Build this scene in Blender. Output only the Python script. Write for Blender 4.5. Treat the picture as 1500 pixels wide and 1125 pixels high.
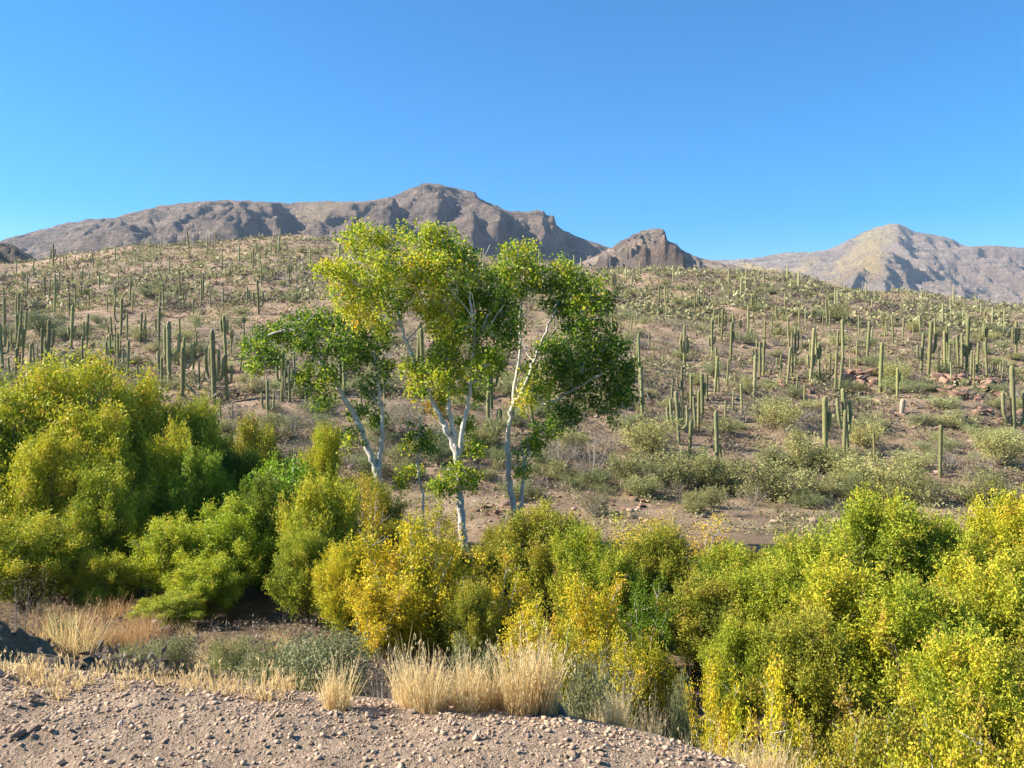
import bpy, math, random
import numpy as np
from mathutils import Vector, Matrix

for o in list(bpy.data.objects): bpy.data.objects.remove(o)
scene = bpy.context.scene
COL = scene.collection
R = math.radians
# ------------------------------------------------------------------ camera, sky, sun, exposure
F = 1125.0                     # focal length in pixels of a 1500 px wide picture
HOR = 545.0                    # picture row of the horizon
CAMZ = 1.6
PITCH = math.atan((562.5 - HOR) / F)
cam = bpy.data.cameras.new('camera'); camo = bpy.data.objects.new('camera', cam); COL.objects.link(camo)
cam.sensor_width = 36.0; cam.lens = 36.0 * F / 1500.0
cam.clip_start = 0.05; cam.clip_end = 40000
camo.location = (0, 0, CAMZ); camo.rotation_euler = (math.pi/2 - PITCH, 0, 0)
scene.camera = camo
SUN_AZ, SUN_EL = R(-92), R(35)          # azimuth measured from +Y towards +X
w = bpy.data.worlds.new('World'); scene.world = w; w.use_nodes = True
nt = w.node_tree; nt.nodes.clear()
sky = nt.nodes.new('ShaderNodeTexSky'); sky.sky_type = 'NISHITA'; sky.sun_disc = False
sky.sun_elevation = SUN_EL; sky.sun_rotation = SUN_AZ
sky.altitude = 900; sky.air_density = 1.0; sky.dust_density = 0.25; sky.ozone_density = 3.0
hs = nt.nodes.new('ShaderNodeHueSaturation'); hs.inputs['Saturation'].default_value = 1.62; hs.inputs['Hue'].default_value = 0.499
bg = nt.nodes.new('ShaderNodeBackground'); bg.inputs[1].default_value = 0.083
wo = nt.nodes.new('ShaderNodeOutputWorld')
nt.links.new(sky.outputs[0], hs.inputs['Color']); nt.links.new(hs.outputs[0], bg.inputs[0]); nt.links.new(bg.outputs[0], wo.inputs[0])
sl = bpy.data.lights.new('sun', 'SUN'); sl.energy = 5.0; sl.angle = R(0.53); sl.color = (1.0, 0.93, 0.82)
so = bpy.data.objects.new('sun', sl); COL.objects.link(so)
sd = Vector((math.sin(SUN_AZ)*math.cos(SUN_EL), math.cos(SUN_AZ)*math.cos(SUN_EL), math.sin(SUN_EL)))
so.rotation_euler = sd.to_track_quat('Z', 'Y').to_euler(); so.location = (-60, 10, 60)
vs = scene.view_settings; vs.view_transform = 'Standard'; vs.look = 'None'; vs.exposure = 1.42; vs.gamma = 1.0; vs.use_curve_mapping = False
cy = scene.cycles
cy.max_bounces = 6; cy.diffuse_bounces = 2; cy.glossy_bounces = 2; cy.transmission_bounces = 4; cy.transparent_max_bounces = 8
cy.volume_bounces = 0; cy.use_denoising = True; cy.denoising_prefilter = 'NONE'; cy.sample_clamp_indirect = 6.0
scene.render.engine = 'CYCLES'

# ------------------------------------------------------------------ helpers
rng = np.random.default_rng(7)
cp, sp_ = math.cos(PITCH), math.sin(PITCH)
def P(u, v, Y):
    """point at depth Y on the sight line through picture position (u, v)"""
    a, b = (u - 750.0) / F, (562.5 - v) / F
    dy = cp + b * sp_; dz = b * cp - sp_
    k = Y / dy
    return Vector((a * k, Y, CAMZ + dz * k))
def vz(v, Y):
    b = (562.5 - np.asarray(v, float)) / F
    return CAMZ + (b*cp - sp_) / (cp + b*sp_) * Y
def hash2(ix, iy, s):
    h = (ix.astype(np.int64) * 374761393 + iy.astype(np.int64) * 668265263 + s * 1442695041) & 0xffffffff
    h = ((h ^ (h >> 13)) * 1274126177) & 0xffffffff
    return ((h ^ (h >> 16)) & 0xffff) / 65535.0
def vnoise(x, y, s=0):
    x = np.asarray(x, float); y = np.asarray(y, float)
    ix = np.floor(x); iy = np.floor(y); fx = x - ix; fy = y - iy
    fx = fx*fx*(3-2*fx); fy = fy*fy*(3-2*fy)
    a = hash2(ix, iy, s); b = hash2(ix+1, iy, s); c = hash2(ix, iy+1, s); d = hash2(ix+1, iy+1, s)
    return (a*(1-fx)+b*fx)*(1-fy) + (c*(1-fx)+d*fx)*fy - 0.5
def fbm(x, y, s=0, o=5, g=0.5):
    t = 0; a = 1.0
    for i in range(o):
        t = t + a*vnoise(x, y, s+i*17); x = x*2.03+3.1; y = y*2.03-1.7; a *= g
    return t
def ridged(x, y, s=0, o=5, g=0.5):
    t = 0; a = 1.0
    for i in range(o):
        t = t + a*(1-4*np.abs(vnoise(x, y, s+i*13))); x = x*2.07+1.3; y = y*2.07+5.2; a *= g
    return t
def sstep(a, b, x):
    t = np.clip((np.asarray(x, float)-a)/(b-a), 0, 1); return t*t*(3-2*t)

def mesh_np(name, V, faces_n, idx, mat, attrs=None, smooth=False):
    """mesh from numpy: V (n,3); faces of faces_n corners; idx flat"""
    me = bpy.data.meshes.new(name)
    V = np.ascontiguousarray(V, np.float32); idx = np.ascontiguousarray(idx, np.int32).ravel()
    nf = len(idx)//faces_n
    me.vertices.add(len(V)); me.vertices.foreach_set('co', V.ravel())
    me.loops.add(len(idx)); me.loops.foreach_set('vertex_index', idx)
    me.polygons.add(nf); me.polygons.foreach_set('loop_start', np.arange(nf, dtype=np.int32)*faces_n)
    if smooth: me.polygons.foreach_set('use_smooth', np.ones(nf, dtype=bool))
    me.update(calc_edges=True)
    for k, (dom, arr) in (attrs or {}).items():
        at = me.attributes.new(k, 'FLOAT', dom); at.data.foreach_set('value', np.ascontiguousarray(arr, np.float32))
    me.materials.append(mat)
    return me
def obj(name, me, parent=None, loc=None):
    o = bpy.data.objects.new(name, me); COL.objects.link(o)
    if parent: o.parent = parent
    if loc is not None: o.location = loc
    return o
def thing(name, label, cat, group=None, loc=(0,0,0)):
    o = bpy.data.objects.new(name, None); COL.objects.link(o); o.location = loc; o.empty_display_size = 0.2
    tag(o, label, cat, group); return o
def tag(o, label, cat, group=None):
    o['label'] = label; o['category'] = cat
    if group: o['group'] = group
def grid_idx(nr, nc):
    i = np.arange(nr*nc).reshape(nr, nc)
    return np.stack([i[:-1,:-1], i[:-1,1:], i[1:,1:], i[1:,:-1]], -1).reshape(-1)

# ---- node materials
def new_mat(name):
    m = bpy.data.materials.new(name); m.use_nodes = True
    n = m.node_tree; n.nodes.clear()
    return m, n, n.nodes, n.links
def ramp(N, L, fac, stops):
    r = N.new('ShaderNodeValToRGB'); e = r.color_ramp.elements
    while len(e) < len(stops): e.new(0.5)
    for k, (p, c) in enumerate(stops): e[k].position = p; e[k].color = (*c, 1)
    L.new(fac, r.inputs[0]); return r.outputs[0]
def noise(N, L, scale, detail=5, rough=0.6, vec=None):
    t = N.new('ShaderNodeTexNoise'); t.inputs['Scale'].default_value = scale; t.inputs['Detail'].default_value = detail
    t.inputs['Roughness'].default_value = rough
    if vec is not None: L.new(vec, t.inputs['Vector'])
    return t.outputs['Fac']
def mix(N, L, fac, a, b, mode='MIX'):
    m = N.new('ShaderNodeMix'); m.data_type = 'RGBA'; m.blend_type = mode
    for k, x in ((0, fac), (6, a), (7, b)):
        if hasattr(x, 'links'): L.new(x, m.inputs[k])
        else: m.inputs[k].default_value = x if k == 0 else (*x, 1)
    return m.outputs[2]
def principled(N, L, col, rough=0.9, bump=None, bstr=0.5, bdist=0.05):
    b = N.new('ShaderNodeBsdfPrincipled'); b.inputs['Roughness'].default_value = rough
    b.inputs['Specular IOR Level'].default_value = 0.2
    if hasattr(col, 'links'): L.new(col, b.inputs['Base Color'])
    else: b.inputs['Base Color'].default_value = (*col, 1)
    if bump is not None:
        bn = N.new('ShaderNodeBump'); bn.inputs['Strength'].default_value = bstr; bn.inputs['Distance'].default_value = bdist
        L.new(bump, bn.inputs['Height']); L.new(bn.outputs[0], b.inputs['Normal'])
    o = N.new('ShaderNodeOutputMaterial'); L.new(b.outputs[0], o.inputs[0]); return b
def attr(N, name):
    a = N.new('ShaderNodeAttribute'); a.attribute_name = name; return a.outputs['Fac']
def pos(N): return N.new('ShaderNodeNewGeometry').outputs['Position']

def leaf_mat(name, stops, objcol=False, trans=0.32, rough=0.55):
    """leaf colour follows each leaf's own 'tint'; stops = colour ramp from green to autumn"""
    m, n, N, L = new_mat(name)
    c = ramp(N, L, attr(N, 'tint'), stops)
    if objcol:
        oi = N.new('ShaderNodeObjectInfo'); c = mix(N, L, 1.0, c, oi.outputs['Color'], 'MULTIPLY')
    d = N.new('ShaderNodeBsdfPrincipled'); d.inputs['Roughness'].default_value = rough; d.inputs['Specular IOR Level'].default_value = 0.25
    t = N.new('ShaderNodeBsdfTranslucent'); mx = N.new('ShaderNodeMixShader'); mx.inputs[0].default_value = trans
    L.new(c, d.inputs['Base Color']); L.new(c, t.inputs['Color'])
    L.new(d.outputs[0], mx.inputs[1]); L.new(t.outputs[0], mx.inputs[2])
    o = N.new('ShaderNodeOutputMaterial'); L.new(mx.outputs[0], o.inputs[0]); return m
def plain_mat(name, stops, scale, rough=0.85, bscale=None, bstr=0.4, bdist=0.02, objcol=False):
    m, n, N, L = new_mat(name)
    tc = N.new('ShaderNodeTexCoord').outputs['Object']
    c = ramp(N, L, noise(N, L, scale, 5, .65, tc), stops)
    if objcol:
        oi = N.new('ShaderNodeObjectInfo'); c = mix(N, L, 1.0, c, oi.outputs['Color'], 'MULTIPLY')
    principled(N, L, c, rough, noise(N, L, bscale or scale*3, 4, .6, tc), bstr, bdist); return m

# ------------------------------------------------------------------ terrain
CU = np.array([-500, 0, 250, 420, 600, 750, 900, 1130, 1300, 1500, 2000], float)
CY = np.array([50, 60, 75, 95, 125, 165, 210, 260], float)
CV = np.array([[725,665,600,537,482,442,415,398],
               [722,660,595,535,478,437,408,388],
               [722,660,592,530,470,425,388,361],
               [720,660,590,525,465,415,375,348],
               [720,660,588,520,462,415,382,362],
               [722,662,590,520,465,420,392,376],
               [725,668,600,530,475,435,408,392],
               [733,690,615,550,490,447,418,398],
               [738,696,630,560,500,463,440,427],
               [738,696,638,567,515,480,460,449],
               [740,698,640,570,520,488,470,460]], float)
CZ = vz(CV, CY[None, :])                       # heights of the hill control net
FY = np.array([-50, 9, 13, 17, 22, 27, 36, 42], float)   # wash-side profile
LYS = np.log(np.concatenate([[42.], CY, [330, 480, 900, 9000]]))
def edge_y(x):        # far edge of the gravel shoulder
    return np.interp(x, [-40, -6, -2.8, -.82, .25, .7, 1.0, 1.35, 1.8, 3, 40], [9, 5.2, 4.25, 3.86, 3.66, 3.45, 3.2, 2.8, 2.2, 0.8, -14])
def terrain(x, y):
    x = np.asarray(x, float); y = np.asarray(y, float)
    yy = np.maximum(y, 1.0)
    u = 750 + F * x / np.maximum(yy, 30)
    # hill
    iu = np.clip(np.searchsorted(CU, u) - 1, 0, len(CU)-2)
    f = np.clip((u - CU[iu]) / (CU[iu+1]-CU[iu]), 0, 1); f = f*f*(3-2*f)
    Z = np.concatenate([np.full((len(CU),1), -6.9), CZ, CZ[:, -1:]-6, CZ[:, -1:]-18, np.full((len(CU),1), 14.), np.full((len(CU),1), -20.)], 1)
    ly = np.log(np.maximum(yy, 42.)); j = np.clip(np.searchsorted(LYS, ly) - 1, 0, len(LYS)-2)
    g = np.clip((ly - LYS[j])/(LYS[j+1]-LYS[j]), 0, 1)
    z0 = Z[iu, j]*(1-g) + Z[iu, j+1]*g; z1 = Z[iu+1, j]*(1-g) + Z[iu+1, j+1]*g
    hill = z0*(1-f) + z1*f
    m = sstep(48, 90, yy)
    hill = hill + m*np.minimum(yy/100, 1.25)*(1.3*fbm(x/17, y/17, 3, 4) + 2.4*fbm(x/55, y/55, 9, 3)*sstep(80,160,yy))
    hill = hill + sstep(40, 60, yy)*(0.55*fbm(x/3.1, y/3.1, 21, 4) )
    # wash and bank below the road shoulder
    e = edge_y(x); d = y - e
    left = sstep(3, -3, x)
    zl = np.interp(d, [-.25, .4, 2, 6, 10, 14, 19, 23], [0, -.2, -1.25, -3.1, -4.4, -5.4, -6.5, -6.9])
    zr = np.interp(d, [-.25, .35, 2, 6, 9, 12, 19, 23], [0, -.2, -1.4, -4.1, -5.7, -6.6, -6.9, -6.9])
    bank = zl*left + zr*(1-left)
    bank = bank + sstep(1, 6, d)*0.5*fbm(x/2.5, y/2.5, 31, 5)
    # rocky mound at the end of the shoulder
    q = ((x+5.0)/1.5)**2 + ((y-7.0)/1.3)**2
    mound = 0.5*np.exp(-q**1.7) * (1 + .6*fbm(x/.6, y/.6, 41, 5, .6)) + np.exp(-q**1.7)*.22*fbm(x/.22, y/.22, 44, 3, .6)
    bank = bank + mound
    near = sstep(.15, -.3, d)
    bank = bank + near*(0.07*fbm(x/.8, y/.8, 51, 4) + .05*fbm(x/.25, y/.25, 55, 3)) + 0.035*np.exp(-((d+.3)/.3)**2)*(0.3+fbm(x/.6, y/.6, 58, 3))
    k = sstep(26, 44, yy)
    return bank*(1-k) + hill*k
def tz(x, y): return float(terrain(np.array([x]), np.array([y]))[0])
_YS = np.geomspace(3.0, 330, 1400)
def hit(u, v, ymin=3.0):
    p = P(u, v, 1.0); dz = p.z - CAMZ
    ys = _YS[_YS >= ymin]; rz = CAMZ + dz*ys
    h = rz <= terrain(p.x*ys, ys)
    i = int(np.argmax(h)) if h.any() else len(ys)-1
    Y = ys[i]; x = p.x*Y
    return x, Y, tz(x, Y)

ys = np.concatenate([np.linspace(-14, 1.8, 22), np.arange(1.9, 5.2, .045), np.geomspace(5.25, 300, 230), np.geomspace(310, 12000, 40)])
ss = np.linspace(-1, 1, 350); ss = 0.55*ss + 0.45*ss**3
WY = np.where(ys < 0, 9., 9 + 1.05*np.maximum(ys, 0))
X = ss[None, :]*WY[:, None]; Yg = np.repeat(ys[:, None], len(ss), 1)
Zg = terrain(X, Yg)
m, n, N, L = new_mat('desert_ground')
p = pos(N)
c1 = ramp(N, L, noise(N, L, 0.35, 8, .68, p), [(.30, (.19,.145,.098)), (.5, (.31,.243,.168)), (.66, (.44,.35,.255))])
c2 = ramp(N, L, noise(N, L, 0.045, 4, .6, p), [(.38, (.75,.70,.66)), (.62, (1.15,1.0,.88))])
c = mix(N, L, 1.0, c1, c2, 'MULTIPLY')
fine = noise(N, L, 9.0, 6, .7, p)
c = mix(N, L, 1.0, c, ramp(N, L, fine, [(.3, (.62,.6,.6)), (.55, (1.05,1.03,1.0)), (.75, (1.3,1.28,1.24))]), 'MULTIPLY')
# leaf litter on the wash floor, coloured darker for the shade under the trees
sepz = N.new('ShaderNodeSeparateXYZ'); L.new(p, sepz.inputs[0])
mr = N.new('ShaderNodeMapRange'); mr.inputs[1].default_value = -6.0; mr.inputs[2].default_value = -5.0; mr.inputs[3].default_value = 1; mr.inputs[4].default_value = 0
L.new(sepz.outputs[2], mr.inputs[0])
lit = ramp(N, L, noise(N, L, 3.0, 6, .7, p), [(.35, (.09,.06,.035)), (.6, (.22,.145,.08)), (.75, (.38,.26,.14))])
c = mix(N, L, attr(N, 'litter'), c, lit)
c = mix(N, L, attr(N, 'shoulder'), c, ramp(N, L, noise(N, L, 14, 6, .7, p), [(.32, (.28,.195,.125)), (.5, (.43,.305,.20)), (.68, (.54,.395,.27))]))
bumpn = N.new('ShaderNodeMath'); bumpn.operation = 'ADD'; L.new(fine, bumpn.inputs[0]); L.new(noise(N, L, 45, 4, .7, p), bumpn.inputs[1])
principled(N, L, c, .95, bumpn.outputs[0], 1.0, .06)
MAT_GROUND = m
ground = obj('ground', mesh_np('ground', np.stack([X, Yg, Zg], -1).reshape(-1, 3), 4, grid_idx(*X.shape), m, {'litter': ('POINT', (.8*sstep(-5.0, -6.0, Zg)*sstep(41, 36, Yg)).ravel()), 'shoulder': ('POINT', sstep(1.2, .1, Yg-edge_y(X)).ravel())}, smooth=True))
ground['kind'] = 'structure'

# ------------------------------------------------------------------ mountains
def mountain_mat(name, base, dark, veg, tan):
    m, n, N, L = new_mat(name)
    p = pos(N)
    c = ramp(N, L, noise(N, L, 0.011, 10, .78, p), [(.36, dark), (.5, base), (.64, tan)])
    sp = noise(N, L, 0.05, 7, .85, p)
    c = mix(N, L, 1.0, c, ramp(N, L, noise(N, L, .13, 6, .8, p), [(.35, (.45,.45,.47)), (.5, (1,1,1)), (.65, (1.45,1.4,1.32))]), 'MULTIPLY')
    c = mix(N, L, ramp(N, L, sp, [(.49, (0,0,0)), (.56, (.85,.85,.85))]), c, veg)
    mp = N.new('ShaderNodeMapping'); mp.inputs['Scale'].default_value = (.0022, .0022, .045); L.new(p, mp.inputs['Vector'])
    c = mix(N, L, 1.0, c, ramp(N, L, noise(N, L, 1.0, 6, .7, mp.outputs[0]), [(.36, (.62,.62,.64)), (.5, (1,1,1)), (.64, (1.25,1.2,1.15))]), 'MULTIPLY')
    c = mix(N, L, attr(N, 'grass'), c, (.62,.46,.20))
    c = mix(N, L, attr(N, 'rock'), c, ramp(N, L, noise(N, L, .03, 6, .7, p), [(.35, (.22,.15,.115)), (.6, (.46,.33,.25))]))
    c = mix(N, L, attr(N, 'pale'), c, (.52,.42,.35))
    principled(N, L, c, .95, noise(N, L, .025, 10, .82, p), 1.0, 60.0)
    return m
def mountain(name, sil, D, foot, mat, seed, amp, expo, spurs=(), cliffs=(), grass=(), pale=(), nu=340, nd=150, z0=-30., wl=260., back=.5):
    us = np.array([s[0] for s in sil], float); v_s = np.array([s[1] for s in sil], float)
    u = np.linspace(us[0], us[-1], nu); vr = np.interp(u, us, v_s)
    s = np.concatenate([np.linspace(0, 1, nd), 1 + np.linspace(.03, back, 24)])
    zr = vz(vr, D)
    U, S = np.meshgrid(u, s)
    Yw = foot + (D-foot)*S
    Xw = (U-750)/F*D * (0.35 + .65*np.clip(Yw/D, 0, 1.2)) if False else (U-750)/F*Yw
    ZR = np.repeat(zr[None, :], len(s), 0)
    fr = np.clip(S, 0, 1)
    prof = fr**expo
    for (u0, u1, lo, hi, st) in cliffs:      # cliff band: flatten below, steepen between lo and hi
        wgt = sstep(u0-12, u0+6, U)*sstep(u1+12, u1-6, U)
        t = sstep(lo, lo+(hi-lo)*.12, fr)
        stepped = np.where(fr < lo, fr**expo, np.where(fr > hi, fr**expo, 0))
        za, zb = lo**expo, hi**expo
        band = za + (zb-za)*t
        stepped = np.where((fr >= lo) & (fr <= hi), band, fr**expo)
        prof = prof*(1-wgt*st) + stepped*wgt*st
    behind = np.clip((S-1)/back, 0, 1)
    Z = z0 + (ZR-z0)*prof - behind*(ZR-z0)*.9
    env = np.clip(fr, 0, 1)**.7*np.clip(1-fr, 0, 1)**.7*1.8
    rn = ridged(Xw/wl + .35*fbm(Xw/wl, Yw/wl, seed+5, 3), Yw/(wl*2.1), seed, 6, .52)
    Z = Z + env*amp*(rn-.55) + (1-behind)*fr*(1-.85*fr**6)*amp*.27*ridged(Xw/(wl*.16), Yw/(wl*.3), seed+70, 4, .62)
    for (u0, wlft, wrgt, sa, sb, a) in spurs:   # long gentle left flank, abrupt right face
        du = U - u0 + 14*fbm(Yw/130, U/60, seed+31, 4)
        pr = np.where(du < 0, np.exp(-(du/wlft)**2), np.exp(-(du/wrgt)**2))
        Z = Z + a*pr*sstep(sa-.1, sa+.05, fr)*sstep(sb+.08, sb-.08, fr)
    lim = CAMZ + (ZR-CAMZ)/D*Yw; Z = np.where(fr < 1, np.minimum(Z, lim - (1-fr)*6), Z)
    g = np.zeros_like(Z); pl = np.zeros_like(Z)
    for (u0, u1, sa, sb, k) in grass:
        g = np.maximum(g, k*sstep(u0-15, u0+15, U)*sstep(u1+15, u1-15, U)*sstep(sa-.05, sa+.05, fr)*sstep(sb+.05, sb-.05, fr)*sstep(-.35, .10, fbm(Xw/240, Yw/240, seed+3, 5)))
    for (u0, u1, sa, sb, k) in pale:
        pl = np.maximum(pl, k*sstep(u0-15, u0+15, U)*sstep(u1+15, u1-15, U)*sstep(sa-.05, sa+.05, fr)*sstep(sb+.05, sb-.05, fr)*sstep(.08, .35, fbm(Xw/110, Yw/200, seed+8, 5)))
    dzu = np.gradient(Z, axis=0)/np.maximum(np.gradient(Yw, axis=0), .1); dzx = np.gradient(Z, axis=1)/np.maximum(np.abs(np.gradient(Xw, axis=1)), .1)
    slope = np.hypot(dzu, dzx)
    rk = .85*sstep(.95, 1.7, slope + .3*fbm(Xw/90, Yw/90, seed+9, 4))
    me = mesh_np(name, np.stack([Xw, Yw, Z], -1).reshape(-1, 3), 4, grid_idx(*Z.shape), mat,
                 {'grass': ('POINT', g.ravel()), 'rock': ('POINT', rk.ravel()), 'pale': ('POINT', pl.ravel())}, smooth=True)
    o = obj(name, me); o['kind'] = 'structure'; return o
MM1 = mountain_mat('mountain_rock', (.34,.25,.195), (.18,.13,.105), (.125,.115,.07), (.48,.365,.28))
MM2 = mountain_mat('butte_rock', (.54,.40,.30), (.35,.25,.19), (.24,.22,.13), (.66,.51,.39))
MM3 = mountain_mat('far_rock', (.46,.35,.275), (.31,.235,.19), (.24,.22,.14), (.58,.45,.35))
mountain('mountain', [(-420,372),(-200,372),(-60,362),(0,354),(30,345),(60,338),(95,329),(130,322),(172,320),(200,311),(230,304),(265,299),(300,296),(350,294),(385,296),(420,298),(455,297),(490,295),(525,297),(548,294),(575,289),(598,277),(625,269),(648,272),(668,276),(690,282),(697,284),(701,293),(716,300),(742,310),(752,311),(774,313),(786,310),(797,312),(800,318),(811,318),(815,332),(835,343),(862,354),(890,363),(925,376),(970,392),(1040,405),(1120,425)],
         2300, 750, MM1, 11, 58, 1.12,
         spurs=[(402,190,10,.55,.93,75),(330,120,30,.3,.6,30),(572,70,14,.5,.86,50),(640,40,14,.6,.92,35),(735,34,9,.52,.95,70),(812,40,8,.7,.97,25),(690,40,16,.3,.62,45),(860,40,9,.28,.5,45),(180,90,40,.5,.9,40)],
         cliffs=[(735,815,.80,.97,.9),(200,400,.84,.95,.5),(690,702,.9,.99,.6)], grass=[(430,560,.6,1,.35)], nu=430, nd=160, wl=300)
mountain('butte', [(760,420),(800,405),(840,391),(868,378),(885,369),(900,361),(910,353),(922,349),(925,345),(936,342),(939,337),(956,335),(971,337),(974,341),(977,353),(990,357),(997,366),(1012,373),(1028,380),(1050,384),(1080,391),(1120,402),(1180,420),(1260,440)],
         1500, 620, MM2, 23, 42, 1.25,
         spurs=[(1000,34,7,.34,.62,42),(930,22,9,.5,.8,14)],
         cliffs=[(915,980,.86,1.0,1.0),(925,1003,.42,.60,1.0),(870,930,.66,.78,.6)], pale=[(920,1005,.35,.62,.7)], nu=270, nd=150, wl=150)
mountain('far_peak', [(900,392),(1000,386),(1050,382),(1095,380),(1120,375),(1140,371),(1180,370),(1213,366),(1232,357),(1248,349),(1264,339),(1282,332),(1300,329),(1314,327),(1326,334),(1338,342),(1352,344),(1378,350),(1397,357),(1402,363),(1420,361),(1445,360),(1470,361),(1500,363),(1560,366),(1640,380),(1800,400)],
         4300, 1100, MM3, 37, 95, 1.45,
         spurs=[(1290,60,16,.3,.62,45),(1325,40,12,.3,.6,45),(1400,50,9,.86,.99,50),(1250,40,14,.28,.5,60),(1410,40,18,.42,.6,60)],
         cliffs=[(1345,1405,.88,.98,.8),(1405,1560,.82,.97,.8)],
         grass=[(1085,1290,.45,.93,.95),(1130,1310,.75,1,.6)], pale=[(1290,1420,.25,.75,.9),(1230,1330,.15,.45,.7)], nu=330, nd=140, wl=480)
mountain('near_ridge', [(-520,300),(-300,318),(-120,336),(-40,346),(0,355),(22,360),(40,371),(58,383),(90,398),(150,420)],
         620, 300, mountain_mat('ridge_scrub', (.20,.16,.11), (.12,.10,.075), (.08,.085,.045), (.27,.21,.15)), 51, 14, 1.1, nu=160, nd=80, wl=70, z0=10)

# ------------------------------------------------------------------ vegetation builders
def rand_dirs(n, r=None):
    r = r or rng
    d = r.normal(size=(n, 3)); return d/np.linalg.norm(d, axis=1, keepdims=True)
def leaf_geo(C, A, ln, wd, r=None):
    """diamond leaves at C, pointing along A; slightly folded"""
    r = r or rng
    n = len(C); A = A/np.maximum(np.linalg.norm(A, axis=1, keepdims=True), 1e-6)
    B = np.cross(A, rand_dirs(n, r)); B /= np.maximum(np.linalg.norm(B, axis=1, keepdims=True), 1e-6)
    ln = np.broadcast_to(ln, (n,))[:, None]*r.uniform(.7, 1.3, (n, 1)); wd = np.broadcast_to(wd, (n,))[:, None]*r.uniform(.7, 1.3, (n, 1))
    V = np.stack([C-A*ln*.5, C+B*wd*.5-A*ln*.05, C+A*ln*.5, C-B*wd*.5-A*ln*.05], 1).reshape(-1, 3)
    return V
def leaf_mesh(name, V, tint, mat):
    return mesh_np(name, V, 4, np.arange(len(V)), mat, {'tint': ('FACE', np.clip(tint, 0, 1))})
def tube(path, radii, ns=8, bump=0.0, r=None):
    """swept tube -> (V, quads)"""
    Pn = np.array([tuple(p) for p in path], float); n = len(Pn)
    T = np.gradient(Pn, axis=0); T /= np.maximum(np.linalg.norm(T, axis=1, keepdims=True), 1e-9)
    ref = np.array([0., 1., 0.]) if abs(T[:, 1]).max() < .95 else np.array([1., 0., 0.])
    B = np.cross(T, ref); B /= np.linalg.norm(B, axis=1, keepdims=True); C = np.cross(T, B)
    a = np.arange(ns)/ns*2*math.pi
    rr = np.asarray(radii, float)[:, None]*np.ones((1, ns))
    if bump: rr = rr*(1 + bump*(r or rng).normal(size=rr.shape))
    V = Pn[:, None, :] + rr[..., None]*(np.cos(a)[None, :, None]*B[:, None, :] + np.sin(a)[None, :, None]*C[:, None, :])
    i = np.arange(n*ns).reshape(n, ns); j = np.roll(i, -1, 1)
    q = np.stack([i[:-1], j[:-1], j[1:], i[1:]], -1).reshape(-1, 4)
    return V.reshape(-1, 3), q
def smooth_path(pts, k=6):
    pts = np.array([tuple(p) for p in pts], float)
    out = []
    n = len(pts)
    for i in range(n-1):
        p0, p1, p2, p3 = pts[max(i-1,0)], pts[i], pts[i+1], pts[min(i+2,n-1)]
        for t in np.arange(k)/k:
            out.append(.5*((2*p1)+(-p0+p2)*t+(2*p0-5*p1+4*p2-p3)*t*t+(-p0+3*p1-3*p2+p3)*t**3))
    out.append(pts[-1]); return np.array(out)
def join(parts):
    V, Q, o = [], [], 0
    for v, q in parts: V.append(v); Q.append(q+o); o += len(v)
    return np.concatenate(V), np.concatenate(Q)
def tubes_mesh(name, parts, mat): 
    V, Q = join(parts); return mesh_np(name, V, 4, Q, mat, smooth=True)

BARK_WHITE = plain_mat('cottonwood_bark', [(.3, (.24,.21,.17)), (.45, (.48,.43,.35)), (.7, (.62,.57,.48))], 4.0, .85, 14, .5, .03)
BARK_BROWN = plain_mat('brown_bark', [(.3, (.07,.05,.035)), (.7, (.20,.15,.11))], 6.0, .9, 20, .6, .02)
TWIG_GREY = plain_mat('grey_twigs', [(.3, (.22,.19,.17)), (.7, (.42,.38,.34))], 6.0, .9)
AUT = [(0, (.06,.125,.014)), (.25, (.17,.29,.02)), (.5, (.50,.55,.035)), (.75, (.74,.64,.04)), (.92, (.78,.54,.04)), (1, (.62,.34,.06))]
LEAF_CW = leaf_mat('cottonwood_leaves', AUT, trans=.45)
LEAF_RIP = leaf_mat('thicket_leaves', [(0, (.20,.25,.02)), (.35, (.46,.48,.03)), (.65, (.70,.63,.04)), (.9, (.80,.62,.05)), (1, (.66,.40,.07))], objcol=True)
LEAF_BROAD = leaf_mat('sapling_leaves', [(0, (.24,.28,.025)), (.35, (.50,.48,.03)), (.65, (.72,.60,.035)), (.9, (.80,.58,.045)), (1, (.62,.36,.07))], objcol=True)
LEAF_PV = leaf_mat('desert_scrub_leaves', [(0, (.23,.23,.09)), (.5, (.40,.385,.165)), (1, (.55,.51,.25))], objcol=True, trans=.3)
LEAF_DRY = leaf_mat('dry_leaves', [(0, (.12,.095,.065)), (.5, (.27,.22,.155)), (1, (.46,.38,.28))], objcol=True, trans=.25)
STRAW = leaf_mat('straw', [(0, (.54,.38,.16)), (.5, (.76,.57,.27)), (1, (.88,.72,.42))], objcol=True, trans=.5)

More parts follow.
